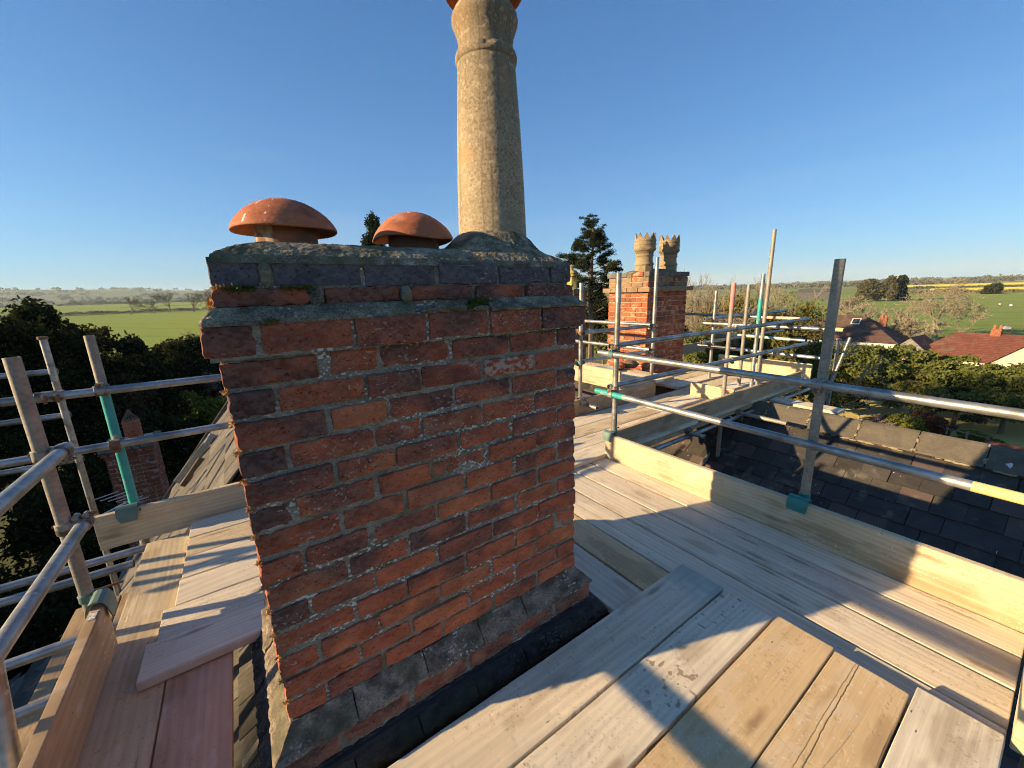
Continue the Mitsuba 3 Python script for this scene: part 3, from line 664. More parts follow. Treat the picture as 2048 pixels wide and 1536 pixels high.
# ------------------------------------------------------------------ scaffold tubes
TG = 'scaffold tubes'
def tube(name, a, b, label, mat='galvanised', paint=None, cap=None, group=TG, category=None):
    t = thing(name, label, category or ('scaffold pole' if 'standard' in name else 'scaffold tube'), group)
    a, b = np.asarray(a, float), np.asarray(b, float); L = np.linalg.norm(b - a); u = (b - a) / L
    part(t, 'tube', tube_mesh(a, b), mat, 40)
    for q in (paint or []):
        s0, s1, pm = q
        m = tube_mesh(a + u * s0, a + u * s1, .02455, .0243)
        part(t, 'paint_band', m, pm, 40)
    if cap: part(t, 'end_cap', solid_cyl(b - u * .012, b + u * .012, .033, 14), cap, 40)
    return t
def clampring(c, ax, half=.024, r=.0315, n=14):
    return tube_mesh(np.asarray(c) - np.asarray(ax) * half, np.asarray(c) + np.asarray(ax) * half, r, .0243, n)
CN = [0]
def coupler(pa, ua, pb, ub, label, out=None, mat='coupler_steel'):
    """joins the tube through pa along ua to the tube through pb along ub; pa, pb are the two axis points nearest each other"""
    pa, pb, ua, ub = (np.asarray(v, float) for v in (pa, pb, ua, ub))
    ua /= np.linalg.norm(ua); ub /= np.linalg.norm(ub)
    t = thing('scaffold_coupler', label, 'scaffold coupler', 'couplers on the scaffold tubes')
    d = pb - pa; L = np.linalg.norm(d); d = d / L if L > 1e-6 else np.cross(ua, ub)
    mid = (pa + pb) / 2
    part(t, 'body', cat([clampring(pa, ua), clampring(pb, ub), solid_cyl(mid - d * .012, mid + d * .012, .026, 10)]), mat, 40)
    CN[0] += 1; rg = np.random.default_rng(CN[0])
    for p, u, o in ((pa, ua, ub), (pb, ub, ua)):
        sd = o if rg.random() < .5 else -o
        w = np.cross(u, sd)
        c = p + sd * .037
        flap = cat([solid_cyl(c - w * .016 - u * .018, c - w * .016 + u * .018, .012, 8), solid_cyl(c + w * .016 - u * .016, c + w * .016 + u * .016, .012, 8)])
        part(t, 'flap', flap, mat, 40)
        part(t, 'bolt', cat([solid_cyl(c - w * .035, c + w * .050, .0062, 8), solid_cyl(c + w * .024, c + w * .036, .0125, 6)]), 'rusty', 30)
    return t
def toe_clip(c, axis_along, label, mat, pole=None):
    """bent steel saddle over the top edge of a toe board"""
    t = thing('toe_board_clip', label, 'toe board clip', 'clips holding the toe boards')
    al = np.asarray(axis_along, float); ac = np.cross([0, 0, 1.], al)
    pts = [(-.036, -.072), (-.034, -.035), (-.030, -.006), (-.021, .014), (-.008, .023), (.008, .023), (.021, .014), (.030, -.006), (.034, -.03), (.035, -.055)]
    V, F = [], []
    for s in (-.052, .052):
        for i, (u, z) in enumerate(pts):
            for th in (0, .004):
                k = 1 + th / .034
                V.append(np.asarray(c) + al * (s * (1 - .30 * (max(0., -z - .03) / .045) ** 2)) + ac * u * k + np.array([0, 0, z + (th if z > 0 else 0)]))
    n = len(pts)
    def I(s, i, o): return s * n * 2 + i * 2 + o
    for i in range(n - 1):
        for o in (0, 1): F += [[I(0, i, o), I(1, i, o), I(1, i + 1, o)], [I(0, i, o), I(1, i + 1, o), I(0, i + 1, o)]]
        for s in (0, 1): F += [[I(s, i, 0), I(s, i, 1), I(s, i + 1, 1)], [I(s, i, 0), I(s, i + 1, 1), I(s, i + 1, 0)]]
    for i in (0, n - 1): F += [[I(0, i, 0), I(1, i, 0), I(1, i, 1)], [I(0, i, 0), I(1, i, 1), I(0, i, 1)]]
    part(t, 'saddle', TM(V, F), mat, 30)
    if pole is not None:
        part(t, 'clamp', cat([clampring(pole, (0, 0, 1), .018, .030), solid_cyl((np.asarray(pole) + c) / 2 - ac * .01, (np.asarray(pole) + c) / 2 + ac * .01, .013, 8)]), mat, 40)
        part(t, 'bolt', solid_cyl(np.asarray(pole) + al * .03, np.asarray(pole) - ac * .11 + al * .04, .006, 8), 'rusty', 30)
    return t
X, Y, Z = np.eye(3)
# right deck
tube('scaffold_standard', (2.712, -.395, -3.2), (2.712, -.395, 1.605), 'thick dark standing pole rising from the teal clip on the right', 'dull_steel')
tube('scaffold_standard', (2.712, 1.085, -3.2), (2.712, 1.085, 1.62), 'tall standing pole at the far end of the long yellow toe board', 'galvanised')
tube('scaffold_standard', (2.64, -1.375, -3.), (2.64, -1.375, 1.1), 'pole just showing in the lower right corner', 'dull_steel')
tube('guard_rail', (2.658, -3.0, .918), (2.658, 1.235, .943), 'upper long guard rail over the yellow toe board at the right', 'galvanised', category='guard rail')
tube('guard_rail', (2.658, -3.0, .560), (2.658, 1.260, .590), 'lower long guard rail at the right, teal at the far end and yellow near', 'galvanised', paint=[(1.55, 1.98, 'yellow_paint'), (3.92, 4.262, 'teal_paint')], category='guard rail')
coupler((2.658, -.395, .934), Y, (2.712, -.395, .934), Z, 'coupler clamping the upper right guard rail to the thick dark pole')
coupler((2.658, 1.085, .942), Y, (2.712, 1.085, .942), Z, 'green coupler of the upper guard rail on the pole at the toe board end', mat='green_clip')
coupler((2.658, 1.085, .588), Y, (2.712, 1.085, .588), Z, 'coupler on the teal end of the lower right guard rail')
toe_clip((2.640, -.395, .226), Y, 'teal toe board clip at the foot of the thick dark pole', 'teal_clip', (2.712, -.395, .235))
toe_clip((2.640, 1.07, .226), Y, 'pale green toe board clip at the far end of the long yellow toe board', 'green_clip', (2.712, 1.085, .235))
# walkway front
tube('guard_rail', (2.690, 1.140, 1.003), (6.95, 1.140, .985), 'upper bluish guard rail along the front of the far walkway', category='guard rail')
tube('guard_rail', (2.690, 1.140, .640), (7.0, 1.140, .615), 'lower guard rail along the front of the far walkway', category='guard rail')
coupler((2.712, 1.085, 1.003), Z, (2.745, 1.140, 1.003), X, 'coupler with an open ring at the near end of the upper walkway rail')
coupler((2.712, 1.085, .640), Z, (2.745, 1.140, .640), X, 'coupler with an open ring at the near end of the lower walkway rail')
tube('scaffold_standard', (4.82, 1.195, -3.2), (4.82, 1.195, 1.52), 'pole with a pink painted top on the far walkway', 'dull_steel', paint=[(4.42, 4.72, 'red_paint')])
tube('scaffold_standard', (5.52, 1.195, .0), (5.52, 1.195, 1.62), 'pale pole with a teal band on the far walkway', 'galvanised', paint=[(1.02, 1.32, 'teal_paint')])
tube('scaffold_standard', (5.93, 1.30, -3.2), (5.93, 1.30, 2.18), 'tallest thin pole standing above the far walkway', 'dull_steel')
tube('scaffold_standard', (6.05, 1.60, .0), (6.05, 1.60, 1.50), 'brown pole half hidden behind the teal-banded pole', 'dull_steel')
coupler((4.82, 1.195, 1.0), Z, (4.82, 1.140, .996), X, 'coupler where the upper walkway rail passes the pink-topped pole')
coupler((4.82, 1.195, .63), Z, (4.82, 1.140, .63), X, 'coupler where the lower walkway rail passes the pink-topped pole')
coupler((4.82, 1.195, .03), Z, (4.82, 1.10, -.09), X, 'dark coupler low on the pink-topped pole under the walkway')
tube('ledger_tube', (2.75, 1.085, -.105), (7.3, 1.085, -.105), 'dark ledger tube under the front edge of the far walkway', 'galvanised')
tube('transom_tube', (3.93, 1.9, -.062), (3.93, .90, -.062), 'dark tube stub sticking out under the walkway above the sunlit slates', 'galvanised')
tube('transom_tube', (5.03, 1.9, -.062), (5.03, .56, -.062), 'tube stub with a sunlit end, under the walkway left of the board ends', 'dull_steel')
tube('transom_tube', (5.93, 1.9, -.15), (5.93, .69, -.15), 'tube stub between the two board ends under the walkway', 'dull_steel')
coupler((3.93, 1.085, -.105), X, (3.93, 1.085, -.055), Y, 'coupler with a pale flap on the dark tube stub')
coupler((5.03, 1.085, -.105), X, (5.03, 1.085, -.055), Y, 'coupler with a pale flap on the sunlit tube stub')
tube('tube_offcut', (4.22, 1.55, -.945), (4.22, 1.16, -.945), 'short pale tube lying on the slates beyond the yellow toe board', 'galvanised')
tube('brace_tube', (4.60, 1.30, -.75), (5.60, 1.30, -.22), 'dark slanting brace behind the pink-topped pole', 'dull_steel')
# left end of the walkway and the middle chimney's scaffold
tube('scaffold_standard', (3.33, 2.15, -.0), (3.33, 2.15, 1.57), 'short pale pole close to the right edge of the big chimney', 'galvanised')
tube('scaffold_standard', (4.70, 2.15, -.0), (4.70, 2.15, 1.88), 'pale pole in front of the middle chimney corner', 'galvanised')
tube('guard_rail', (2.2, 2.20, 1.005), (4.83, 2.20, .985), 'upper rail from the big chimney to the middle chimney', category='guard rail')
tube('guard_rail', (2.2, 2.20, .660), (4.80, 2.20, .640), 'lower rail from the big chimney to the middle chimney', category='guard rail')
coupler((3.33, 2.15, 1.0), Z, (3.33, 2.20, 1.0), X, 'rusty coupler on the upper rail beside the big chimney edge', mat='rusty')
coupler((3.33, 2.15, .652), Z, (3.33, 2.20, .652), X, 'pale green coupler on the lower rail beside the big chimney edge', mat='green_clip')
coupler((4.70, 2.15, .987), Z, (4.70, 2.20, .986), X, 'coupler with a hanging bolt on the upper rail in front of the middle chimney')
coupler((4.70, 2.15, .643), Z, (4.70, 2.20, .641), X, 'coupler with a hanging bolt on the lower rail in front of the middle chimney')
tube('guard_rail', (4.62, 4.6, 1.01), (4.62, 2.14, 1.01), 'sunlit upper side rail leading to the middle chimney', category='guard rail')
tube('guard_rail', (4.62, 4.6, .675), (4.62, 2.14, .675), 'sunlit lower side rail leading to the middle chimney', category='guard rail')
tube('guard_rail', (3.36, 4.8, .20), (3.36, 1.9, .14), 'thin pale tube low down between the walkway and the big chimney', category='guard rail')
toe_clip((3.30, 2.099, .224), X, 'small toe board clip at the foot of the short pale pole', 'coupler_steel', (3.33, 2.15, .22))
# far end cage
tube('scaffold_standard', (6.24, 2.16, -.0), (6.24, 2.16, 1.42), 'short cream pole at the far cage of rails', 'galvanised')
tube('guard_rail', (6.05, 2.21, 1.0), (9.0, 2.21, .985), 'upper rail of the far cage running right', category='guard rail')
tube('guard_rail', (6.02, 2.21, .625), (8.95, 2.21, .60), 'lower rail of the far cage running right', category='guard rail')
tube('guard_rail', (6.19, 2.30, .92), (6.19, .50, .915), 'upper cream cross rail of the far cage with a yellow end', paint=[(1.70, 1.80, 'yellow_paint')], category='guard rail')
tube('guard_rail', (6.19, 2.36, .56), (6.19, .62, .54), 'lower pale cross rail of the far cage', category='guard rail')
coupler((6.24, 2.16, .945), Z, (6.19, 2.16, .918), Y, 'open ring coupler at the upper corner of the far cage')
coupler((6.24, 2.16, .585), Z, (6.19, 2.16, .557), Y, 'open ring coupler at the lower corner of the far cage')
tube('guard_rail', (7.4, 2.7, .96), (7.4, 1.40, .95), 'peach coloured tube end beyond the tallest thin pole', paint=[(.75, 1.299, 'peach_paint')], category='guard rail')
tube('guard_rail', (7.4, 2.7, .63), (7.4, 1.29, .61), 'pale teal tube end beyond the tallest thin pole', paint=[(.2, 1.2, 'pale_teal')], category='guard rail')
tube('guard_rail', (7.5, 4.4, .985), (7.5, 2.3, .95), 'dark upper tube passing behind the middle chimney', 'dull_steel', category='guard rail')
tube('guard_rail', (7.5, 4.4, .60), (7.5, 2.3, .57), 'dark lower tube passing behind the middle chimney', 'dull_steel', category='guard rail')
for k, (a, b, lb, cp) in enumerate([((7.80, 1.06, -1.6), (7.80, 1.06, .62), 'left pole of the bundle past the thick dark pole', None), ((7.86, 1.02, -1.6), (7.86, 1.0, .61), 'middle pole of the bundle with a red cap', 'red_paint'), ((7.7, 1.10, -.75), (7.85, .86, .65), 'leaning right pole of the bundle past the thick dark pole', None)]):
    tube('scaffold_standard', a, b, lb, 'galvanised', cap=cp)
# left side
tube('scaffold_standard', (-.682, 1.150, -3.2), (-.682, 1.150, 1.296), 'thick pole at the left in front of the crossing rails', 'dull_steel')
tube('scaffold_standard', (-.678, 2.160, -3.2), (-.678, 2.160, 1.31), 'teal painted pole with a bare grey top on the left', 'dull_steel', paint=[(3.22, 4.20, 'teal_paint')])
tube('scaffold_standard', (-1.30, 3.76, -4.), (-1.30, 3.76, 1.23), 'thin far pole with a reddish cap at the left', 'galvanised', cap='rusty')
tube('guard_rail', (-2.6, 2.108, .985), (.60, 2.108, .978), 'upper back rail left of the chimney', category='guard rail')
tube('guard_rail', (-2.6, 2.108, .640), (.60, 2.108, .640), 'lower back rail left of the chimney', category='guard rail')
tube('guard_rail', (-.628, -1.6, .905), (-.628, 1.215, .893), 'upper near rail slanting across the left edge', category='guard rail')
tube('guard_rail', (-.628, -1.6, .565), (-.628, 1.170, .560), 'lower near rail slanting across the lower left', category='guard rail')
coupler((-.678, 2.160, .985), Z, (-.678, 2.108, .981), X, 'coupler of the upper back rail on the teal pole')
coupler((-.678, 2.160, .640), Z, (-.678, 2.108, .640), X, 'rusty coupler of the lower back rail on the teal pole', mat='rusty')
coupler((-.682, 1.150, .893), Z, (-.628, 1.150, .893), Y, 'coupler of the upper near rail on the thick left pole')
coupler((-.682, 1.150, .560), Z, (-.628, 1.150, .560), Y, 'coupler of the lower near rail on the thick left pole')
for k, (x_, q_) in enumerate([(-2.05, 1.540), (-1.95, 1.414), (-2.15, 1.312)]):
    tube('scaffold_standard', (x_, q_ - .344 * x_, -2.5), (x_, q_ - .344 * x_, 1.1), ['first', 'second', 'third'][k] + ' standing pole just out of frame beyond the left rails', 'galvanised')
t = thing('tube_sleeve', 'pale sleeve coupler joining two lengths of the upper back rail near the thin far pole', 'sleeve coupler')
part(t, 'sleeve', tube_mesh((-.94, 2.108, .984), (-.83, 2.108, .984), .031, .0243), 'coupler_steel', 40)
part(t, 'bolt', cat([solid_cyl((-.90, 2.07, 1.0), (-.90, 2.07, .95), .009, 8), solid_cyl((-.85, 2.07, 1.0), (-.85, 2.07, .95), .009, 8)]), 'rusty', 30)
toe_clip((-.6255, 1.06, .228), Y, 'green toe board clip at the end of the rough brown toe board', 'green_clip', (-.682, 1.150, .215))
toe_clip((-.70, 2.093, .214), X, 'green toe board clip at the foot of the teal pole', 'green_clip', (-.678, 2.160, .20))
for z, lb in ((.94, 'top'), (.55, 'middle'), (.13, 'bottom')):
    tube('guard_rail', (-4.4, 3.80, z), (-1.28, 3.80, z - .0), lb + ' thin rail ending at the thin far pole on the left', category='guard rail')
tube('ledger_tube', (-2.6, 2.10, -.085), (.3, 2.10, -.085), 'outer ledger tube under the back toe board at the left', category='scaffold tube')
tube('ledger_tube', (-2.6, 1.93, -.085), (-.70, 1.93, -.085), 'inner ledger tube beside the outer one at the left', category='scaffold tube')
tube('transom_tube', (-1.35, 1.29, -.066), (-.1, 1.29, -.066), 'transom tube under the left deck by the thick pole', category='scaffold tube')
tube('transom_tube', (-1.2, .93, -.066), (-.1, .93, -.066), 'transom tube under the left deck at the lower left', category='scaffold tube')
tube('brace_tube', (-.72, .56, .52), (-.70, .33, -.15), 'short pale tube running down the left edge of the photo', category='scaffold tube')
#REST
# ------------------------------------------------------------------ roofs of the house
def slate_col(p, n, uv):
    g = fbm(p.x * 12, p.y * 12, p.z * 12, 3); h = noise(p.x * 130, p.y * 130, p.z * 130)
    c = mix(C(.030, .028, .027), C(.070, .062, .055), g) * (.60 + .7 * uv.x) * (.85 + .3 * h)
    c = mix(c, C(.105, .068, .060), sel(uv.x > .72, .55, 0.))
    c = mix(c, C(.55, .54, .50), smoothstep(.80, .86, fbm(p.x * 26 + 3, p.y * 75, p.z * 20, 2)) * smoothstep(.5, .65, noise(p.x * 3, p.y * 3, 1.)) * .7)
    return mix(c, C(.20, .18, .14), smoothstep(.60, .78, fbm(p.x * 9 + 4, p.y * 9, p.z * 9, 3)) * .4)
scene['slate'] = diff(slate_col, .75, .35, lambda p, n, uv: .0015 * fbm(p.x * 45, p.y * 45, p.z * 45, 3), 1e-3)
def ridge_col(p, n, uv):
    g = fbm(p.x * 14, p.y * 14, p.z * 14, 3); h = noise(p.x * 120, p.y * 120, p.z * 120)
    c = mix(C(.075, .066, .054), C(.15, .13, .10), g) * (.8 + .35 * h)
    c = mix(c, C(.62, .62, .58), smoothstep(.85, .90, noise(p.x * 16 + 9, p.y * 34, p.z * 10)) * smoothstep(.45, .6, noise(p.x * 3, p.y * 3, 7.)) * .85)
    return c
scene['ridge_tile'] = diff(ridge_col, .85, .2, lambda p, n, uv: .002 * fbm(p.x * 60, p.y * 60, p.z * 60, 3), 1e-3)
scene['old_mortar'] = diff(lambda p, n, uv: mix(C(.19, .15, .09), C(.34, .29, .20), fbm(p.x * 70, p.y * 70, p.z * 70, 3)), .95, .1)
rr = np.random.default_rng(77)
PT = math.atan(.83); RX, RZ = 5.52, -.043
su, sn = np.array([-math.cos(PT), 0, -math.sin(PT)]), np.array([-math.sin(PT), 0, math.cos(PT)])
slr = thing('slate_roof', 'dark grey slate roof with a ridge of long tiles, beyond the yellow toe board', 'roof')
def slate(s0, y0, wd, ex, seed, tilt=.010, th=.009, over=.05):
    """tile lying on the slope: its lower edge at s0+ex"""
    b0 = np.array([RX, 0, RZ]) + su * (s0 - over); b1 = np.array([RX, 0, RZ]) + su * (s0 + ex)
    g = rr.uniform(-.0025, .0025, 4)
    v = []
    for (b, hh, k) in ((b0, .001, 0), (b1, tilt + th + g[0], 1)):
        for y in (y0 + .0022, y0 + wd - .0022):
            for t_ in (0, th): v.append(b + su * (g[1] * k) + np.array([0, y + g[2], 0]) + sn * (hh - th + t_ + g[3]))
    v = np.array(v)   # index: row*4 + side*2 + top
    f = [[1, 3, 7], [1, 7, 5], [0, 6, 2], [0, 4, 6], [4, 5, 7], [4, 7, 6], [0, 1, 5], [0, 5, 4], [2, 6, 7], [2, 7, 3], [0, 2, 3], [0, 3, 1]]
    return TM(v, f)
far_slates = []; far_uv = []
for r_ in range(20):
    s0 = .045 + .1905 * r_
    for c_ in range(-15, 19):
        y0 = .0865 + .2155 * c_ + (.1077 if r_ % 2 else 0)
        m = slate(s0, y0, .2155, .1905, r_ * 50 + c_)
        tone = float(rr.uniform(0, 1))
        if r_ < 12 and -2.35 < y0 < 2.15: part(slr, 'slate', m, 'slate', False, uvc(m, tone, 0))
        else: far_slates.append(m); far_uv.append(uvc(m, tone, 0))
part(slr, 'far_slates', cat(far_slates), 'slate', False, np.vstack(far_uv), kind='stuff')
v = np.array([[RX, -3.4, RZ - .02], [RX, 4.3, RZ - .02], [RX - 3.2, 4.3, RZ - .02 - 3.2 * .83], [RX - 3.2, -3.4, RZ - .02 - 3.2 * .83], [RX + 3.2, 4.3, RZ - .02 - 3.2 * .83], [RX + 3.2, -3.4, RZ - .02 - 3.2 * .83]])
part(slr, 'roof_deck', TM(v - [0, 0, .012], [[0, 1, 2], [0, 2, 3], [1, 0, 5], [1, 5, 4]]), 'slate', False, np.tile([[.3, 0.]], (6, 1)))
for k in range(-8, 10):
    y0 = .02 + .455 * k
    prof = [(-.205, -.150), (-.20, -.137), (-.03, .006), (0, .020), (.03, .006), (.20, -.137), (.205, -.150), (0, -.005)]
    pr = np.array(prof); yy = (y0 + .004, y0 + .451)
    V = np.vstack([np.stack([RX + pr[:, 0] + rr.uniform(-.003, .003), np.full(len(pr), y), RZ + .035 + pr[:, 1] + rr.uniform(-.003, .003)], 1) for y in yy]); n_ = len(pr)
    F = []
    for i in range(n_):
        j = (i + 1) % n_; F += [[i, j, n_ + j], [i, n_ + j, n_ + i]]
    for b, s in ((0, 1), (n_, -1)):
        for (a, b2, c2) in ((0, 1, 7), (1, 2, 7), (2, 3, 7), (3, 4, 7), (4, 5, 7), (5, 6, 7)): F.append([b + a, b + b2, b + c2][::s])
    m = TM(V, F); m.fix_normals()
    part(slr, 'ridge_tile', m, 'ridge_tile', False)
    bed = rough_core([RX - .215, y0 - .016, RZ - .14], [RX - .16, y0 + .016, RZ - .105], [3, 2, 2], .01, k)
    lst = [lump((RX - .045 - .155 * q, y0 + rr.uniform(-.010, .010), RZ + .026 - .128 * q), np.array([.022, .013, .009]) * rr.uniform(.45, 1.25), k * 9 + i_, 1, .7) for i_, q in enumerate(np.sort(rr.uniform(0, 1, 9)))]
    lst += [lump((RX - .207, y0 + .455 * q, RZ - .122 + rr.uniform(-.006, .004)), np.array([.010, .034, .009]) * rr.uniform(.4, 1.2), k * 31 + i_, 1, .7) for i_, q in enumerate(np.sort(rr.uniform(0, 1, 10)))]
    part(slr, 'ridge_mortar', cat(lst), 'old_mortar', True)

# the steep lit roof behind the back toe board at the left
def stone_col(p, n, uv):
    g = fbm(p.x * 8, p.y * 30, p.z * 8 + uv.x * 9, 3); h = noise(p.x * 60, p.y * 160, p.z * 60)
    c = mix(C(.068, .062, .057), C(.155, .14, .124), g) * (.7 + .5 * h) * (.65 + .6 * uv.x)
    return mix(c, C(.085, .07, .056), smoothstep(.58, .74, fbm(p.x * 5, p.y * 5, p.z * 5, 3)) * .5)
scene['stone_tile'] = diff(stone_col, .85, .2, lambda p, n, uv: .003 * fbm(p.x * 20, p.y * 90, p.z * 20, 3), 1e-3)
stp = thing('steep_roof', 'steep sunlit roof of weathered tiles behind the back toe board at the left', 'roof')
RX, RZ = .03, .452; PT = math.atan(1.336)
su, sn = np.array([-math.cos(PT), 0, -math.sin(PT)]), np.array([-math.sin(PT), 0, math.cos(PT)])
for r_ in range(8):
    for c_ in range(10):
        y0 = 2.14 + .29 * c_ - (.145 if r_ % 2 else 0); w_ = .29
        m = slate(.06 + .30 * r_, max(y0, 2.14), min(w_, 4.98 - max(y0, 2.14)), .30, 0, .016, .014)
        part(stp, 'tile', m, 'stone_tile', False, uvc(m, float(rr.uniform(0, 1)), 0))
a0 = np.array([RX, 0, RZ]) + su * 2.3; a1 = np.array([RX, 0, RZ])
V = np.array([a1 - sn * .02 + Y * 2.14, a1 - sn * .02 + Y * 4.98, a0 - sn * .02 + Y * 4.98, a0 - sn * .02 + Y * 2.14, a1 + X * .9 - Z * 1.2 + Y * 2.14, a1 + X * .9 - Z * 1.2 + Y * 4.98])
part(stp, 'roof_deck', TM(V, [[0, 1, 2], [0, 2, 3], [1, 0, 4], [1, 4, 5]]), 'stone_tile', False, np.tile([[.4, 0.]], (6, 1)))
def bar(a, b, w, n_, t_, h_):
    """bar from a to b, width w along unit n_, thickness t_ along unit h_"""
    a, b, n_, h_ = (np.asarray(q, float) for q in (a, b, n_, h_))
    V = []
    for p in (a, b):
        for i in (-.5, .5):
            for j in (0, 1): V.append(p + n_ * w * i + h_ * t_ * j)
    m = TM(V, [[0, 2, 3], [0, 3, 1], [4, 5, 7], [4, 7, 6], [0, 1, 5], [0, 5, 4], [2, 6, 7], [2, 7, 3], [1, 3, 7], [1, 7, 5], [0, 4, 6], [0, 6, 2]])
    m.fix_normals(); return m
scene['dark_timber'] = diff(lambda p, n, uv: mix(C(.10, .065, .04), C(.22, .15, .095), fbm(p.x * 9, p.y * 40, p.z * 9, 3)), .85, .2)
part(stp, 'verge_board', bar(a1 + Y * 5.02 + sn * .0, a0 + Y * 5.02, .03, Y, .05, sn), 'stone_tile', False, np.tile([[.9, 0.]], (8, 1)))
part(stp, 'barge_board', bar(a1 + Y * 5.0 - sn * .20, a0 + Y * 5.0 - sn * .20, .025, Y, .19, sn), 'dark_timber')
V = np.array([a1 + Y * 4.97 - sn * .02, a0 + Y * 4.97 - sn * .02, [a0[0], 4.97, -9], [a1[0] + .9, 4.97, -9], [a1[0] + .9, 4.97, a1[2] - 1.2]])
part(stp, 'gable_wall', TM(V, [[0, 1, 2], [0, 2, 3], [0, 3, 4]]), 'brick_clay', False, np.tile([[.3, 0.]], (5, 1)))
scene['lead_grey'] = diff(lambda p, n, uv: mix(C(.20, .225, .235), C(.31, .335, .34), fbm(p.x * 20, p.y * 20, p.z * 20, 3)), .5, .5)
PL = lambda x, y: np.array([x, y, .412 + 1.336 * x])
st0, st1 = PL(-.31, 4.15), PL(-.76, 4.62)
bt = thing('metal_strip', 'bent grey metal strip lying up the steep sunlit roof', 'metal strip')
part(bt, 'strip', bar(st0 + sn * .03, st1 + sn * .03, .10, Y, .012, sn), 'lead_grey')
part(bt, 'upstand', bar(st0 + sn * .03 - Y * .055, st1 + sn * .03 - Y * .055, .012, Y, .07, sn), 'lead_grey')
part(bt, 'end_fold', bar(st0 + sn * .042, st0 + su * .10 + sn * .042, .115, Y, .05, sn), 'lead_grey')
t = thing('timber_batten', 'dark wet batten lying beside the grey metal strip on the steep roof', 'batten')
put(t, bar(PL(-.45, 4.02) + sn * .02, PL(-.66, 4.08) + sn * .02, .05, Y, .05, sn), 'dark_timber')
# low tiled roof glimpsed in the gap by the chimney foot
lowr = thing('low_roof', 'strip of sunlit tiled roof seen through the gap between the boards and the chimney', 'roof')
RX, RZ = .05, -.17; PT = math.radians(35)
su, sn = np.array([-math.cos(PT), 0, -math.sin(PT)]), np.array([-math.sin(PT), 0, math.cos(PT)])
for r_ in range(6):
    for c_ in range(15):
        m = slate(-.06 + .12 * r_, -1.2 + .175 * c_ + (.08 if r_ % 2 else 0), .175, .12, 0, .010, .011)
        part(lowr, 'tile', m, 'stone_tile', False, uvc(m, float(rr.uniform(0, 1)), 0))
a1_ = np.array([RX, 0, RZ]); a0_ = a1_ + su * .66
part(lowr, 'roof_deck', TM(np.array([a1_ - sn * .02 - Y * 1.25, a1_ - sn * .02 + Y * 1.42, a0_ - sn * .02 + Y * 1.42, a0_ - sn * .02 - Y * 1.25]), [[0, 1, 2], [0, 2, 3]]), 'stone_tile', False, np.tile([[.4, 0.]], (4, 1)))
t = thing('timber_batten', 'pale new batten lying on the tiles in the gap by the chimney foot', 'batten')
m_, u_ = board_mesh(a1_ + su * .28 + Y * .40 + sn * .012, -su * .8 + Y * .2, Y, .34, .035, .03, 444, kind=1); put(t, m_, 'wood', True, u_)
# lower slate roof far below at the left, and the house walls under everything
RX, RZ = -.75, -1.55; PT = math.radians(30)
su, sn = np.array([-math.cos(PT), 0, -math.sin(PT)]), np.array([-math.sin(PT), 0, math.cos(PT)])
lr = thing('lower_slate_roof', 'shaded slate roof far below the left scaffold', 'roof')
ms, us = [], []
for r_ in range(13):
    for c_ in range(22):
        m = slate(.2 * r_, -1.6 + .3 * c_ + (.15 if r_ % 2 else 0), .3, .2, 0)
        part(lr, 'slate', m, 'slate', False, uvc(m, float(rr.uniform(0, 1)), 0))
b0 = np.array([RX, 0, RZ]); b1 = b0 + su * 2.65
V = np.array([b0 - sn * .02 - Y * 1.7, b0 - sn * .02 + Y * 4.9, b1 - sn * .02 + Y * 4.9, b1 - sn * .02 - Y * 1.7])
part(lr, 'roof_deck', TM(V, [[0, 1, 2], [0, 2, 3]]), 'slate', False, np.tile([[.2, 0.]], (4, 1)))
for name, lo, hi in (('house_wall', (-2.6, -2.2, GROUND), (6.5, 4.4, -2.62)),):
    single(name, cbox(lo, hi, .01), 'brick_clay', 'brick wall of the house under the roofs, mostly hidden', 'wall', uv=np.tile([[.4, 0.]], (len(_cv), 1)))

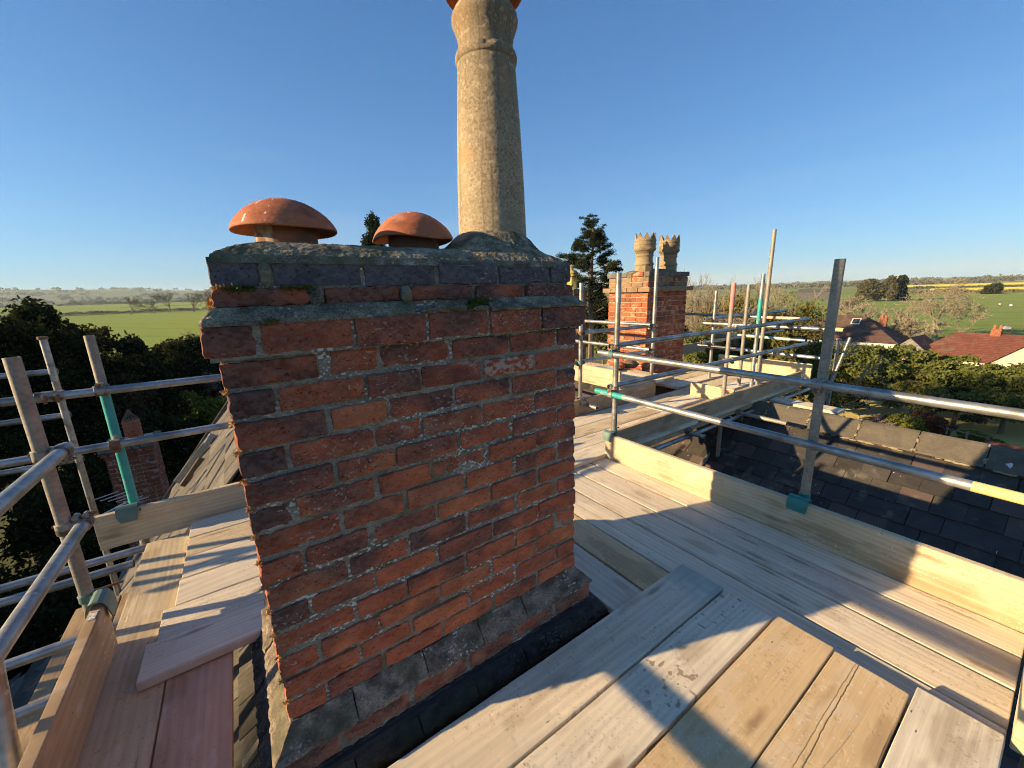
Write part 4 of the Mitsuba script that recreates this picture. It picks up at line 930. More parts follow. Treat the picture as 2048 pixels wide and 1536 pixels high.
# ------------------------------------------------------------------ other chimneys
def stack(name, label, x0, x1, y0, y1, zbase, ztop, courses_top, G_=.0815, tone=(.7, .2), faces='xy', topstone=2, bl=.225):
    """brick stack with visible brickwork on its -x and -y faces; courses_top: list of (n courses from the top, projection, kind)"""
    t = thing(name, label, 'chimney')
    n = int(round((ztop - zbase) / G_)); rg = np.random.default_rng(len(label)); made, rest, ruv = 0, [], []
    part(t, 'mortar_joints', cat([cbox([x0 + .012, y0 + .012, zbase], [x1 - .012, y1 - .012, ztop - .01], .004)]), 'pale_mortar')
    for i in range(n):
        z1 = ztop - i * G_; z0 = z1 - G_
        pj, kd = 0, 0
        for a, b, p_, k_ in courses_top:
            if a <= i < b: pj, kd = p_, k_
        for face in faces:
            lo, hi = ((x0, x1) if face == 'y' else (y0, y1))
            lo -= pj; hi += pj
            s = lo + (0 if (i + (face == 'y')) % 2 else 0); first = True
            L0 = bl if (i % 2) == (face == 'x') else bl / 2
            while s < hi - .02:
                L = L0 if first else (bl if rg.random() < .6 else bl / 2)
                e = min(s + L, hi)
                if hi - e < .07: e = hi
                j = rg.uniform(-.004, .004, 3)
                if face == 'X': a_, b_ = [x1 + pj - .10, max(s, y0 - pj + .1035) + .004, z0 + .005 + j[1]], [x1 + pj + j[0], e - .004, z1 - .004]
                elif face == 'x': a_, b_ = [x0 - pj + j[0], s + .004, z0 + .005 + j[1]], [x0 - pj + .10, e - .004, z1 - .004]
                else: a_, b_ = [s + .004, y0 - pj + j[0], z0 + .005 + j[1]], [e - .004, y0 - pj + .10, z1 - .004]
                if face == 'y' and s == lo: a_[0] = x0 - pj + .1035     # butt against the corner brick of the other face
                if (face == 'y' and e - a_[0] < .03) or b_[1] - a_[1] < .03: s = e; first = False; continue
                if face == 'x' and first: a_[1] = y0 - pj
                if face == 'y' and e == hi: b_[0] = hi
                m = cbox(a_, b_, .006)
                u_ = uvc(m, float(np.clip(rg.normal(*tone), .1, 1)), kd if rg.random() < .85 else 1); made += 1
                if made <= 285: part(t, 'brick', m, 'old_brick', False, u_)
                else: rest.append(m); ruv.append(u_)
                s = e; first = False
    if rest: part(t, 'lower_bricks', cat(rest), 'old_brick', False, np.vstack(ruv), kind='stuff')
    return t
def oldbrick_col(p, n, uv):
    t = uv.x; s = uv.y
    g = fbm(p.x * 14, p.y * 14, p.z * 14 + t * 30, 3); h = noise(p.x * 60, p.y * 60, p.z * 60)
    c = mix(C(.16, .06, .042), C(.42, .125, .052), t) * (.65 + .6 * g) * (.85 + .3 * h)
    c = mix(c, C(.48, .39, .30), smoothstep(.55, .72, g) * .45)
    st = mix(C(.10, .095, .09), C(.20, .18, .15), g)
    c = sel((s > 1.5) & (s < 2.5), st, c)
    c = sel(s > 2.5, mix(C(.21, .125, .075), C(.31, .22, .14), g), c)
    return mix(c, C(.07, .06, .05), smoothstep(.62, .8, fbm(p.x * 3, p.y * 3, p.z * 3 + 2, 2)) * .5)
scene['old_brick'] = diff(oldbrick_col, .9, .2)
scene['pale_mortar'] = diff(lambda p, n, uv: mix(C(.34, .27, .19), C(.52, .44, .34), fbm(p.x * 30, p.y * 30, p.z * 30, 3)), .95, .1)
stack('brick_chimney', 'middle brick chimney carrying two crown-topped pots', 5.595, 6.695, 2.935, 3.77, -.20, 1.755, [(0, 1, .02, 2), (1, 2, .0, 3), (2, 3, .0, 3), (3, 4, .075, 3)])
bx = thing('chimney_cap', None) if False else None
mid = 'brick_chimney_001'
part(mid, 'flaunching', lump((6.12, 3.28, 1.745), (.56, .36, .075), 3, 4, .25), 'flaunch', True)
cb_ = [cbox([5.55, 2.89, -.2], [6.74, 3.0, .155], .03), cbox([5.55, 3.0, -.2], [5.66, 3.8, .155], .03)]
part(mid, 'plinth', cat(cb_), 'old_brick', False, np.tile([[.55, 0.]], (2 * len(_cv), 1)), label='stepped brick foot of the middle chimney')
def crown_pot(x, y, label, seed):
    t = thing('crown_chimney_pot', label, 'chimney pot', 'pots on the middle chimney')
    oct_ = lathe([(.150, 1.72), (.145, 1.845), (.141, 1.86)], (x, y, 0), 8)
    part(t, 'foot', oct_, 'crown_clay', False)
    part(t, 'shaft', lathe([(.138, 1.855), (.152, 1.868), (.153, 1.882), (.143, 1.895), (.135, 1.91), (.131, 1.985), (.135, 1.998), (.146, 2.006), (.139, 2.018), (.140, 2.06), (.146, 2.075)], (x, y, 0), 32), 'crown_clay', True)
    part(t, 'head', lathe([(.143, 2.07), (.165, 2.088), (.174, 2.10), (.1765, 2.118), (.169, 2.128), (.168, 2.175), (.175, 2.18), (.175, 2.195), (.168, 2.20), (.168, 2.235), (.175, 2.24), (.175, 2.254), (.167, 2.26), (.166, 2.275), (.140, 2.275), (.13, 2.09)], (x, y, 0), 40), 'crown_clay', 40)
    n = 9
    for k in range(n):
        V = []
        for r in (.167, .145):
            for q in (0, .5, 1):
                a = (k + .04 + .92 * q) / n * 2 * PI + seed
                rr_ = r / math.cos((q - .5) * 2 * PI / n * .0)
                V.append((x + rr_ * math.cos(a), y + rr_ * math.sin(a), 2.268 if q != .5 else 2.368))
        F = [[0, 2, 1], [3, 4, 5], [0, 1, 4], [0, 4, 3], [1, 2, 5], [1, 5, 4], [0, 3, 5], [0, 5, 2]]
        m = TM(V, F); m.fix_normals()
        part(t, 'crown_point', m, 'crown_clay')
crown_pot(5.75, 3.15, 'left buff crown-topped pot on the middle chimney', .1)
crown_pot(6.41, 3.15, 'right buff crown-topped pot on the middle chimney, more blackened', .35)
stack('brick_chimney', 'distant brick chimney with a yellow pot, just right of the big chimney', 9.18, 9.78, 8.45, 9.25, -2.2, 1.55, [(0, 2, .05, 3)], .0815, (.75, .15), 'xy')
yp = thing('yellow_chimney_pot', 'lichen-yellow chimney pot with a cowl on the distant chimney', 'chimney pot')
part(yp, 'shaft', lathe([(.20, 1.52), (.185, 1.58), (.165, 1.95)], (9.38, 8.75, 0), 8), 'yellow_clay')
part(yp, 'rim', lathe([(.165, 1.94), (.215, 1.96), (.215, 1.99), (.185, 2.0), (.185, 2.02), (.22, 2.04), (.22, 2.07), (.18, 2.09), (.15, 2.14), (.0005, 2.15)], (9.38, 8.75, 0), 24), 'yellow_clay', 40)
part(yp, 'cowl', lathe([(.05, 2.13), (.05, 2.25), (.12, 2.26), (.12, 2.285), (.03, 2.32), (.0005, 2.33)], (9.38, 8.75, 0), 20), 'crown_clay', 40)
single('grey_tray', lathe([(.0, .235), (.13, .235), (.17, .262), (.185, .275), (.188, .272), (.17, .255), (.135, .228), (.0, .228)], (4.75, 3.05, 0), 32), 'lead_grey', 'shallow grey tray on the platform at the foot of the middle chimney', 'tray', smooth=True)
single('red_rag', lump((5.02, 2.98, .285), (.10, .08, .065), 8, 3, .7, 2.4), 'terracotta', 'crumpled red bundle beside the grey tray', 'rag', smooth=True)
single('dark_sack', lump((5.28, 2.98, .28), (.14, .12, .07), 12, 3, .5, 1.8), 'dark_timber', 'dark sack leaning by the foot of the middle chimney', 'sack', smooth=True)
lc = stack('brick_chimney', 'lower brick chimney at the left in shade, with a ribbed red pot', -2.27, -1.62, 8.45, 9.15, -4.6, -1.03, [(0, 1, .06, 2), (1, 2, .04, 0)], .0815, (.25, .12), 'xyX')
def ribs():
    pr = [(.15, -1.10)]; z = -1.02
    for k in range(5): pr += [(.125, z), (.132, z + .03), (.132, z + .055), (.122, z + .07)]; z += .075
    return pr + [(.11, z), (.10, z + .01), (.0005, z + .012)]
rp_ = thing('ribbed_chimney_pot', 'ribbed red pot with a dark pointed wire cap on the lower left chimney', 'chimney pot')
part(rp_, 'pot', lathe([(a * 1.0, b) for a, b in ribs()], (-1.88, 8.80, .0), 28), 'terracotta', 40)
part(rp_, 'wire_cap', cat([solid_cyl((-1.88 + .105 * math.cos(a), 8.80 + .105 * math.sin(a), -.63), (-1.88, 8.80, -.45), .010, 5) for a in np.arange(12) * PI / 6] + [lathe([(.115, -.645), (.118, -.625), (.105, -.62)], (-1.88, 8.80, 0), 20)]), 'dark_timber')
scene['white_metal'] = diff((.55, .54, .50), .4, .5)
ae = thing('tv_aerial', 'tangled aerial with white rods low at the left', 'aerial')
part(ae, 'boom', solid_cyl((-2.05, 6.45, -1.50), (-1.62, 6.72, -1.42), .012, 6), 'white_metal')
for k in range(6): part(ae, 'rod', solid_cyl((-2.02 + .065 * k, 6.44 + .045 * k, -1.22 - .05 * k), (-1.78 + .055 * k, 6.62 + .03 * k, -1.23 - .05 * k), .008, 5), 'white_metal')
for k in range(4): part(ae, 'rod', solid_cyl((-1.98 + .1 * k, 6.40 + .06 * k, -1.44), (-1.90 + .1 * k, 6.60 + .05 * k, -1.60), .008, 5), 'white_metal')
#LAND
# ------------------------------------------------------------------ the land
H0 = EYE[2] - GROUND
def terrain(x, y):
    """ground height: flat round the house, rising gently away, low hills far off"""
    r = np.hypot(x, y); a = np.degrees(np.arctan2(y, x))
    h = GROUND + 0 * r
    left = np.clip((a - 55) / 25, 0, 1) * np.clip((175 - a) / 20, 0, 1)
    h = h + left * (np.clip((r - 560) / 900, 0, 1) ** 1.1 * 11.5)
    P = np.stack([x / 900, y / 900, 0 * x], -1)
    n = meshkit.fbm(P, 3, 21)
    h = h + left * np.clip((r - 1900) / 2600, 0, 1) ** 1.2 * (92 + 70 * (n - .35))
    h = h + (1 - left) * np.clip((r - 1500) / 3500, 0, 1) * (4 + 34 * n)
    h = h + np.clip((r - 150) / 600, 0, 1) * 1.6 * (meshkit.fbm(P * 6, 2, 5) - .5)
    return h
def polar(r0, r1, a0, a1, nr, na, dz, geo=True):
    rs = np.geomspace(max(r0, .5), r1, nr) if geo else np.linspace(r0, r1, nr)
    R, A = np.meshgrid(rs, np.radians(np.linspace(a0, a1, na)), indexing='ij')
    x, y = R * np.cos(A), R * np.sin(A)
    V = np.stack([x, y, terrain(x, y) + dz], -1).reshape(-1, 3)
    i, j = np.meshgrid(np.arange(nr - 1), np.arange(na - 1), indexing='ij'); q = (i * na + j).ravel()
    return TM(V, np.vstack([np.stack([q, q + na, q + na + 1], 1), np.stack([q, q + na + 1, q + 1], 1)]))
def grass(c0, c1, sc=.4):
    def f(p, n, uv):
        g = fbm(p.x * sc, p.y * sc, 0., 4); b = fbm(p.x * .02, p.y * .02, 3., 3); s = noise(p.x * sc * 9, p.y * sc * 9)
        c = mix(C(*c0), C(*c1), dr.clip(.5 * g + .5 * b + .25 * (s - .5), 0, 1))
        tr = smoothstep(.90, .97, dr.sin((p.x * .83 + p.y * .55 + 6 * noise(p.x * .02, p.y * .02)) * .26)) * smoothstep(90., 160., dr.abs(p.x) + dr.abs(p.y))
        c = mix(c, c * C(.82, .80, .7), tr * .7)
        return mix(c, c * C(1.12, .98, .8), smoothstep(.5, .7, fbm(p.x * .011 + 3, p.y * .011, 1., 4)) * .7)
    return f
def ground_col(p, n, uv):
    r = dr.sqrt(p.x * p.x + p.y * p.y)
    d1, d2, idn = voronoi(p.x / 420. + 3.3, p.y / 420. + 1.7)
    g = fbm(p.x * .05, p.y * .05, 0., 4)
    f = mix(C(.085, .105, .035), C(.12, .14, .05), idn)
    f = mix(f, C(.15, .13, .075), sel(idn > .70, .8, 0.))
    f = mix(f, C(.05, .055, .028), 1 - smoothstep(.012, .03, d2 - d1))
    near = mix(C(.060, .070, .022), C(.13, .13, .05), g)
    return mix(near, f * (.8 + .4 * g), smoothstep(120., 420., r))
scene['ground_soil'] = diff(ground_col, .95, .1)
scene['field_lime'] = diff(grass((.19, .235, .035), (.25, .29, .055), .25), .9, .15)
scene['field_green'] = diff(grass((.080, .118, .030), (.125, .16, .048), .25), .9, .15)
scene['rape_yellow'] = diff(grass((.36, .31, .04), (.46, .40, .06), .12), .9, .1)
scene['lawn_green'] = diff(grass((.055, .085, .015), (.12, .15, .025), 1.2), .9, .1)
scene['lawn_dry'] = diff(grass((.38, .31, .11), (.50, .42, .17), .9), .9, .1)
def struct(name, mesh, b, smooth=False):
    k = key_for(name); labels[k] = {'kind': 'structure'}; put(k, mesh, b, smooth); return k
struct('ground', polar(.5, 9000, -180, 180, 90, 361, 0), 'ground_soil', True)
struct('field', polar(95, 600, 84, 128, 40, 40, .10), 'field_lime', True)
struct('field', polar(655, 1450, 84, 128, 30, 40, .15), 'field_lime', True)
struct('meadow', polar(86, 470, -6, 26, 40, 40, .10), 'field_green', True)
struct('rapeseed_field', polar(510, 690, -6, 9.2, 20, 30, .8), 'rape_yellow', True)
struct('rapeseed_field', polar(880, 1250, -6, 12.4, 20, 30, 1.2), 'rape_yellow', True)
struct('lawn', polar(24, 38, 90, 103, 12, 12, .06), 'lawn_green', True)
struct('lawn', polar(34, 47, -4, 16, 12, 12, .06), 'lawn_dry', True)

# ------------------------------------------------------------------ plants
def leaf_mesh(blobs, n, size, seed, thr=.56, freq=1.0, shell=.5, aspect=.5):
    """many small leaf-sized diamonds through the outer part of a set of ellipsoid clumps (cx, cy, cz, rx, ry, rz)"""
    rg = np.random.default_rng(seed); B = np.asarray(blobs, float)
    wgt = (B[:, 3] * B[:, 4] + B[:, 3] * B[:, 5] + B[:, 4] * B[:, 5]); wgt /= wgt.sum()
    k = rg.choice(len(B), int(n * 1.6), p=wgt); b = B[k]
    d = rg.normal(size=(len(k), 3)); d /= np.linalg.norm(d, axis=1, keepdims=True)
    d[:, 2] = np.where(d[:, 2] < -.35, -d[:, 2] * .6, d[:, 2])
    u = 1 - shell * rg.random(len(k)) ** 1.6 + .06 * rg.normal(size=len(k))
    p = b[:, :3] + d * u[:, None] * b[:, 3:]
    keep = meshkit.fbm(p * freq + seed, 2, seed) < thr; p, d = p[keep][:n], d[keep][:n]; m = len(p)
    a = rg.normal(size=(m, 3)) + .3 * d; a /= np.linalg.norm(a, axis=1, keepdims=True)
    c = np.cross(a, rg.normal(size=(m, 3))); c /= np.linalg.norm(c, axis=1, keepdims=True) + 1e-9
    s = (size * rg.uniform(.55, 1.35, m))[:, None]
    V = np.stack([p - a * s, p + c * s * aspect, p + a * s, p - c * s * aspect], 1).reshape(-1, 3)
    q = np.arange(m) * 4
    return TM(V, np.vstack([np.stack([q, q + 1, q + 2], 1), np.stack([q, q + 2, q + 3], 1)]))
def clumps(c, R, n, seed, frac=.34, low=-.4):
    rg = np.random.default_rng(seed); d = rg.normal(size=(n, 3)); d /= np.linalg.norm(d, axis=1, keepdims=True)
    d[:, 2] = np.where(d[:, 2] < low, -d[:, 2], d[:, 2])
    c, R = np.asarray(c, float), np.asarray(R, float)
    u = rg.uniform(.45, .95, (n, 1)); f = frac * rg.uniform(.6, 1.35, (n, 1))
    return np.hstack([c + d * R * u, np.tile(R, (n, 1)) * f * [[1, 1, .8]]])
def leafcol(dark, light, alt, altw=.4, sc=1.):
    def f(p, n, uv):
        a = fbm(p.x * .9 * sc, p.y * .9 * sc, p.z * .9 * sc, 3); b = noise(p.x * 9 * sc, p.y * 9 * sc, p.z * 9 * sc)
        c = mix(C(*dark), C(*light), dr.clip(a * .8 + (b - .5) * .7 + .1, 0, 1))
        return mix(c, C(*alt), smoothstep(.55, .72, fbm(p.x * .5 * sc + 9, p.y * .5 * sc, p.z * .5 * sc, 2)) * altw)
    return f
def leafmat(*a, trans=.5, **k):
    return {'type': 'principledthin', 'base_color': mikit.proc(leafcol(*a, **k)), 'roughness': .6, 'diff_trans': trans, 'spec_trans': 0., 'eta': 1.4}
scene['leaf_yew'] = leafmat((.014, .020, .008), (.038, .044, .016), (.085, .066, .032), .55)
scene['leaf_hedge'] = leafmat((.075, .098, .026), (.185, .20, .058), (.22, .185, .06), .5)
scene['leaf_olive'] = leafmat((.090, .092, .028), (.21, .185, .06), (.24, .16, .055), .5)
scene['leaf_bright'] = leafmat((.09, .11, .02), (.22, .23, .045), (.22, .18, .05), .5)
scene['leaf_pine'] = leafmat((.016, .026, .012), (.038, .050, .022), (.05, .05, .02), .3)
scene['leaf_red'] = leafmat((.10, .035, .02), (.19, .075, .04), (.15, .10, .04), .4)
scene['leaf_pink'] = leafmat((.18, .13, .11), (.32, .24, .21), (.14, .12, .06), .5)
scene['bark'] = diff(lambda p, n, uv: mix(C(.085, .068, .052), C(.20, .165, .13), fbm(p.x * 6, p.y * 6, p.z * 3, 3)), .9, .1)
scene['bark_pale'] = diff(lambda p, n, uv: mix(C(.17, .145, .105), C(.33, .28, .205), fbm(p.x * 4, p.y * 4, p.z * 2, 3)), .9, .1)
scene['bark_pine'] = diff(lambda p, n, uv: mix(C(.13, .085, .065), C(.25, .18, .145), fbm(p.x * 5, p.y * 5, p.z * 3, 3)), .9, .1)
scene['far_twig'] = diff(lambda p, n, uv: mix(C(.10, .085, .065), C(.17, .15, .105), fbm(p.x * .3, p.y * .3, p.z * .3, 3)), .95, .05)

def prisms(P0, P1, R0, R1, sides=4):
    t = P1 - P0; t = t / (np.linalg.norm(t, axis=1, keepdims=True) + 1e-9)
    x = np.cross(t, np.where(np.abs(t[:, 2:]) < .9, [[0, 0, 1.]], [[1., 0, 0]])); x /= np.linalg.norm(x, axis=1, keepdims=True) + 1e-9
    y = np.cross(t, x); an = np.arange(sides) * 2 * PI / sides
    ring = np.cos(an)[None, :, None] * x[:, None] + np.sin(an)[None, :, None] * y[:, None]
    V = np.concatenate([P0[:, None] + ring * R0[:, None, None], P1[:, None] + ring * R1[:, None, None]], 1)
    m = len(P0); base = np.arange(m)[:, None] * 2 * sides; i = np.arange(sides); j = (i + 1) % sides
    f1 = np.stack([base + i, base + j, base + sides + j], -1).reshape(-1, 3); f2 = np.stack([base + i, base + sides + j, base + sides + i], -1).reshape(-1, 3)
    return TM(V.reshape(-1, 3), np.vstack([f1, f2]))
def branching(base, h, seed, levels=6, spread=.55, kids=3, trunk=.28, r0=None, up=.12, wob=.12, rmin=.0):
    """a bare tree; returns (thick limbs, thin twigs) as meshes"""
    rg = np.random.default_rng(seed)
    r0 = r0 or h * .028
    segs = []
    cur_p = np.array([base], float); cur_d = np.array([[0, 0, 1.]]) + rg.normal(size=(1, 3)) * .04; cur_l = np.array([h * trunk]); cur_r = np.array([r0])
    for lv in range(levels):
        n = len(cur_p)
        mid = cur_p + cur_d * (cur_l * .5)[:, None] + rg.normal(size=(n, 3)) * (cur_l * wob * .6)[:, None]
        end = mid + (cur_d + rg.normal(size=(n, 3)) * wob) * (cur_l * .5)[:, None]
        cur_r = np.maximum(cur_r, rmin); e = np.maximum(cur_r * .68, rmin * .8)
        segs.append((lv, cur_p, mid, cur_r, (cur_r + e) / 2)); segs.append((lv, mid, end, (cur_r + e) / 2, e))
        if lv == levels - 1: break
        K = kids if lv else kids + 2
        P, Dd, L, R = [], [], [], []
        for k in range(K):
            if k == 0 and lv: st = end
            else: f = rg.uniform(.35, 1., (n, 1)); st = mid + (end - mid) * f
            nd = cur_d + rg.normal(size=(n, 3)) * spread * (.5 if k == 0 else 1.)
            nd[:, 2] += up; nd /= np.linalg.norm(nd, axis=1, keepdims=True)
            P.append(st); Dd.append(nd); L.append(cur_l * rg.uniform(.55, .86, n)); R.append(e * rg.uniform(.5, .85, n) * (1.1 if k == 0 else .85))
        cur_p, cur_d, cur_l, cur_r = np.vstack(P), np.vstack(Dd), np.concatenate(L), np.concatenate(R)
    zt = max(q[2][:, 2].max() for q in segs); k_ = h / max(zt - base[2], .1); b_ = np.asarray(base, float)
    segs = [(lv, b_ + (p - b_) * k_, b_ + (q - b_) * k_, r1, r2) for lv, p, q, r1, r2 in segs]
    def mk(s): return prisms(*[np.concatenate([q[i] for q in s]) for i in (1, 2, 3, 4)], sides=4 if s[0][0] < 3 else 3)
    return mk([s for s in segs if s[0] < 2]), mk([s for s in segs if s[0] >= 2])
def at(az, d): return np.array([EYE[0] + d * math.cos(math.radians(az)), EYE[1] + d * math.sin(math.radians(az))])
def gz(x, y): return float(terrain(np.array([x]), np.array([y]))[0])
def leafy(name, az, d, top, rad, label, mat, n, size, seed, group=None, bottom=None, cat_='tree', ncl=46, thr=.56, twigs=False, squash=1., freq=1.0, frac=.34):
    x, y = at(az, d); g = gz(x, y); bot = g + .4 if bottom is None else bottom
    c = (x, y, (top + bot) / 2); R = (rad, rad * squash, (top - bot) / 2)
    t = thing(name, label, cat_, group)
    B = np.vstack([clumps(c, R, ncl, seed, frac), [[*c, rad * .72, rad * .72 * squash, R[2] * .8]]])
    part(t, 'crown', leaf_mesh(B, n, size, seed, thr, freq=freq), mat)
    part(t, 'trunk', solid_cyl((x, y, g - .2), (x, y, c[2]), max(.08, rad * .07), 8, max(.05, rad * .04)), 'bark')
    if twigs:
        a, b = branching((x, y, c[2] - R[2] * .4), top + .6 - (c[2] - R[2] * .4), seed + 5, 7, .45, 3, .3, r0=.07, rmin=.011)
        part(t, 'twigs', cat([a, b]), 'bark_pale' if twigs == 'pale' else 'bark')
    return t
def bare(name, az, d, h, label, seed, mat='bark_pale', group=None, levels=7, spread=.55, kids=3, trunk=.26, up=.12, r0=None, zoff=0, rmin=0.):
    x, y = at(az, d); g = gz(x, y) + zoff
    t = thing(name, label, 'tree', group)
    a, b = branching((x, y, g - .1), h * 1.0, seed, levels, spread, kids, trunk, r0, up, rmin=rmin)
    part(t, 'trunk', a, mat); part(t, 'branches', b, mat)
    return t
# dark evergreens on the left
DG = 'dark evergreens at the left'
for k, (az, d, top, rad, n, lb) in enumerate([
    (124, 19, 2.4, 3.4, 9000, 'tall dark yew off the left edge'), (117, 20, 2.3, 3.3, 12000, 'tall dark yew by the left edge of the photo'),
    (109.5, 21, 1.75, 3.0, 26000, 'tallest dark yew at the left edge under the horizon'), (105.2, 23, 1.45, 2.4, 24000, 'dark yew second from the left edge, its top at the horizon'),
    (101.8, 27, .45, 2.8, 24000, 'dark yew with a ragged top below the far green fields'), (98.0, 33, -.55, 3.2, 24000, 'dark bush-topped evergreen under the lower green field'),
    (94.6, 38, -1.35, 3.6, 24000, 'dark evergreen nearest the left edge of the chimney'), (88.5, 40, -1.6, 3.6, 9000, 'dark evergreen mostly hidden by the chimney'),
    (99.2, 21, -2.9, 2.1, 16000, 'lower dark evergreen behind the teal pole'), (104.5, 15.5, -2.4, 2.0, 16000, 'near dark evergreen behind the thin far pole')]):
    leafy('yew_tree', az, d, top, rad, lb, 'leaf_yew', int(n * 1.35), .046 + .0024 * d, 300 + k, DG, thr=.60, ncl=90, frac=.24)
leafy('shrub', 95.2, 30, -3.9, 2.0, 'sunlit yellow-green shrub left of the chimney', 'leaf_bright', 14000, .11, 331, bottom=-9, cat_='shrub')
leafy('shrub', 98.6, 27, -5.0, 1.5, 'smaller sunlit shrub beside the lawn at the left', 'leaf_bright', 9000, .10, 332, bottom=-9, cat_='shrub')
leafy('shrub', 94.6, 34, -3.1, 1.5, 'greyish twiggy bush above the sunlit shrub at the left', 'leaf_pink', 7000, .09, 333, cat_='shrub')
for az, d, top, rad, lb in [(108, 12.5, -3.6, 1.9, 'dark bush under the thin left rails'), (115, 11.5, -3.2, 2.0, 'dark bush at the left edge below the rails'), (102.5, 16.5, -4.6, 1.9, 'dark bush behind the red ribbed pot'), (126, 9.5, -3.4, 2.2, 'dark bush beyond the left edge of the photo')]:
    leafy('shrub', az, d, top, rad, lb, 'leaf_yew', 12000, .075, int(1000 + az), bottom=-9.0, cat_='shrub', ncl=80, frac=.26)
leafy('shrub', 112, 8.5, -5.3, 1.6, 'dark ivy bush below the left scaffold', 'leaf_hedge', 14000, .07, 334, cat_='shrub')
leafy('shrub', 121, 7.0, -4.6, 1.6, 'dark ivy bush beyond the lower boards at the lower left', 'leaf_hedge', 12000, .06, 335, cat_='shrub')
for k, (az, d, top, rad) in enumerate([(133, 19, 3.6, 3.6), (141, 24, 5.4, 4.2), (149, 23, 5.0, 4.2), (157, 22, 4.7, 4.2), (165, 22, 4.4, 4.2)]):
    leafy('yew_tree', az, d, top, rad, ['first', 'second', 'third', 'fourth', 'fifth'][k] + ' tall dark yew of the row out of frame to the left', 'leaf_yew', 7000, .22, 350 + k, DG, thr=.66)
# field hedges and bare trees of the left fields
def hedge(name, pts, h, w, n, size, label, mat, seed, cat_='hedge', kind=None):
    pts = np.array(pts, float); rg = np.random.default_rng(seed)
    s = np.linspace(0, len(pts) - 1, max(8, int(n / 160)))
    xy = np.stack([np.interp(s, np.arange(len(pts)), pts[:, k]) for k in (0, 1)], 1) + rg.normal(size=(len(s), 2)) * w * .3
    z = terrain(xy[:, 0], xy[:, 1]); hh = h * rg.uniform(.6, 1.3, len(s))
    B = np.stack([xy[:, 0], xy[:, 1], z + hh * .45, np.full(len(s), w), np.full(len(s), w), hh * .6], 1)
    return single(name, leaf_mesh(B, n, size, seed, .7), mat, label, cat_, kind=kind)
hedge('hedgerow', [at(a, 626) for a in range(82, 131, 4)], 3.2, 7, 9000, .9, 'dark hedge between the two green fields on the left', 'far_twig', 361)
hedge('hedgerow', [at(a, 1480) for a in range(82, 131, 4)], 4.5, 14, 6000, 2.2, 'dark hedge at the far edge of the upper green field', 'far_twig', 362)
for k, (az, d, h, lb) in enumerate([(98.9, 560, 19, 'small bare tree in the left field hedge'), (97.4, 585, 14, 'low bare tree beside it in the left field hedge'), (95.8, 570, 23, 'wide bare tree in the left field hedge'), (93.7, 575, 22, 'bare tree in the left fields against the chimney corner'), (92.4, 560, 24, 'last bare tree in the left field hedge')]):
    bare('bare_tree', az, d, h, lb, 370 + k, 'far_twig', 'bare trees in the left fields', 6, .60, 3, .22, r0=h * .034, rmin=.15)
bare('bare_tree', 93.1, 60, 8.6, 'thin bare tree rising against the lower green field beside the chimney', 377, 'far_twig', None, 7, .5, rmin=.014)
# distant woods: lines of treetops on the plain and hills
def wood(a0, a1, r0, r1, n, hh, size, seed, mat, label):
    rg = np.random.default_rng(seed); a = np.radians(rg.uniform(a0, a1, n)); r = rg.uniform(r0, r1, n)
    x, y = r * np.cos(a), r * np.sin(a); keep = meshkit.fbm(np.stack([x / 260, y / 260, 0 * x], -1), 2, seed) > .47; x, y = x[keep], y[keep]
    z = terrain(x, y); h = hh * rg.uniform(.6, 1.4, len(x))
    B = np.stack([x, y, z + h * .4, h * .9, h * .9, h * .62], 1)
    single('distant_wood', leaf_mesh(B, len(B) * 34, size, seed, .7, .1, .6, .7), mat, label, 'wood', kind='stuff')
scene['leaf_far'] = diff(lambda p, n, uv: mix(C(.050, .052, .030), C(.12, .105, .060), fbm(p.x * .02, p.y * .02, p.z * .1, 3)), .95, .05)
wood(84, 130, 1550, 2600, 420, 9, 3.2, 381, 'leaf_far', 'far woods on the plain at the left')
wood(84, 130, 2600, 4600, 700, 15, 5.5, 382, 'leaf_far', 'far woods on the hills at the left')
wood(-8, 34, 1250, 1900, 520, 10, 3.0, 383, 'leaf_far', 'far line of woods behind the yellow fields')
wood(-8, 60, 1900, 3400, 520, 13, 4.5, 384, 'leaf_far', 'far woods on the right hand horizon')
hedge('hedgerow', [at(a, 484) for a in range(-6, 15, 3)], 2.6, 5, 4200, .8, 'hedge along the near edge of the yellow rapeseed', 'far_twig', 363)
hedge('hedgerow', [at(a, 720) for a in range(-6, 15, 3)], 2.6, 7, 3600, 1.2, 'hedge between the two strips of yellow rapeseed', 'leaf_far', 364)
for k, (az, d, h, rad, mat, lb) in enumerate([(12.3, 300, 13.5, 4.6, 'leaf_far', 'round brown tree left of the yellow field'), (11.45, 310, 12, 3.4, 'leaf_yew', 'dark conifer left of the yellow field'), (13.9, 300, 11, 6, 'leaf_far', 'brown copse tree by the left end of the yellow field'), (5.4, 430, 7, 4.5, 'leaf_yew', 'dark bush at the edge of the meadow'), (2.2, 800, 16, 8, 'leaf_yew', 'dark tree at the right edge on the skyline')]):
    leafy('far_tree', az, d, GROUND + h, rad, lb, mat, 5000, .0022 * d + .15, 390 + k, 'trees round the meadow', ncl=40, thr=.62, bottom=GROUND - 5.)
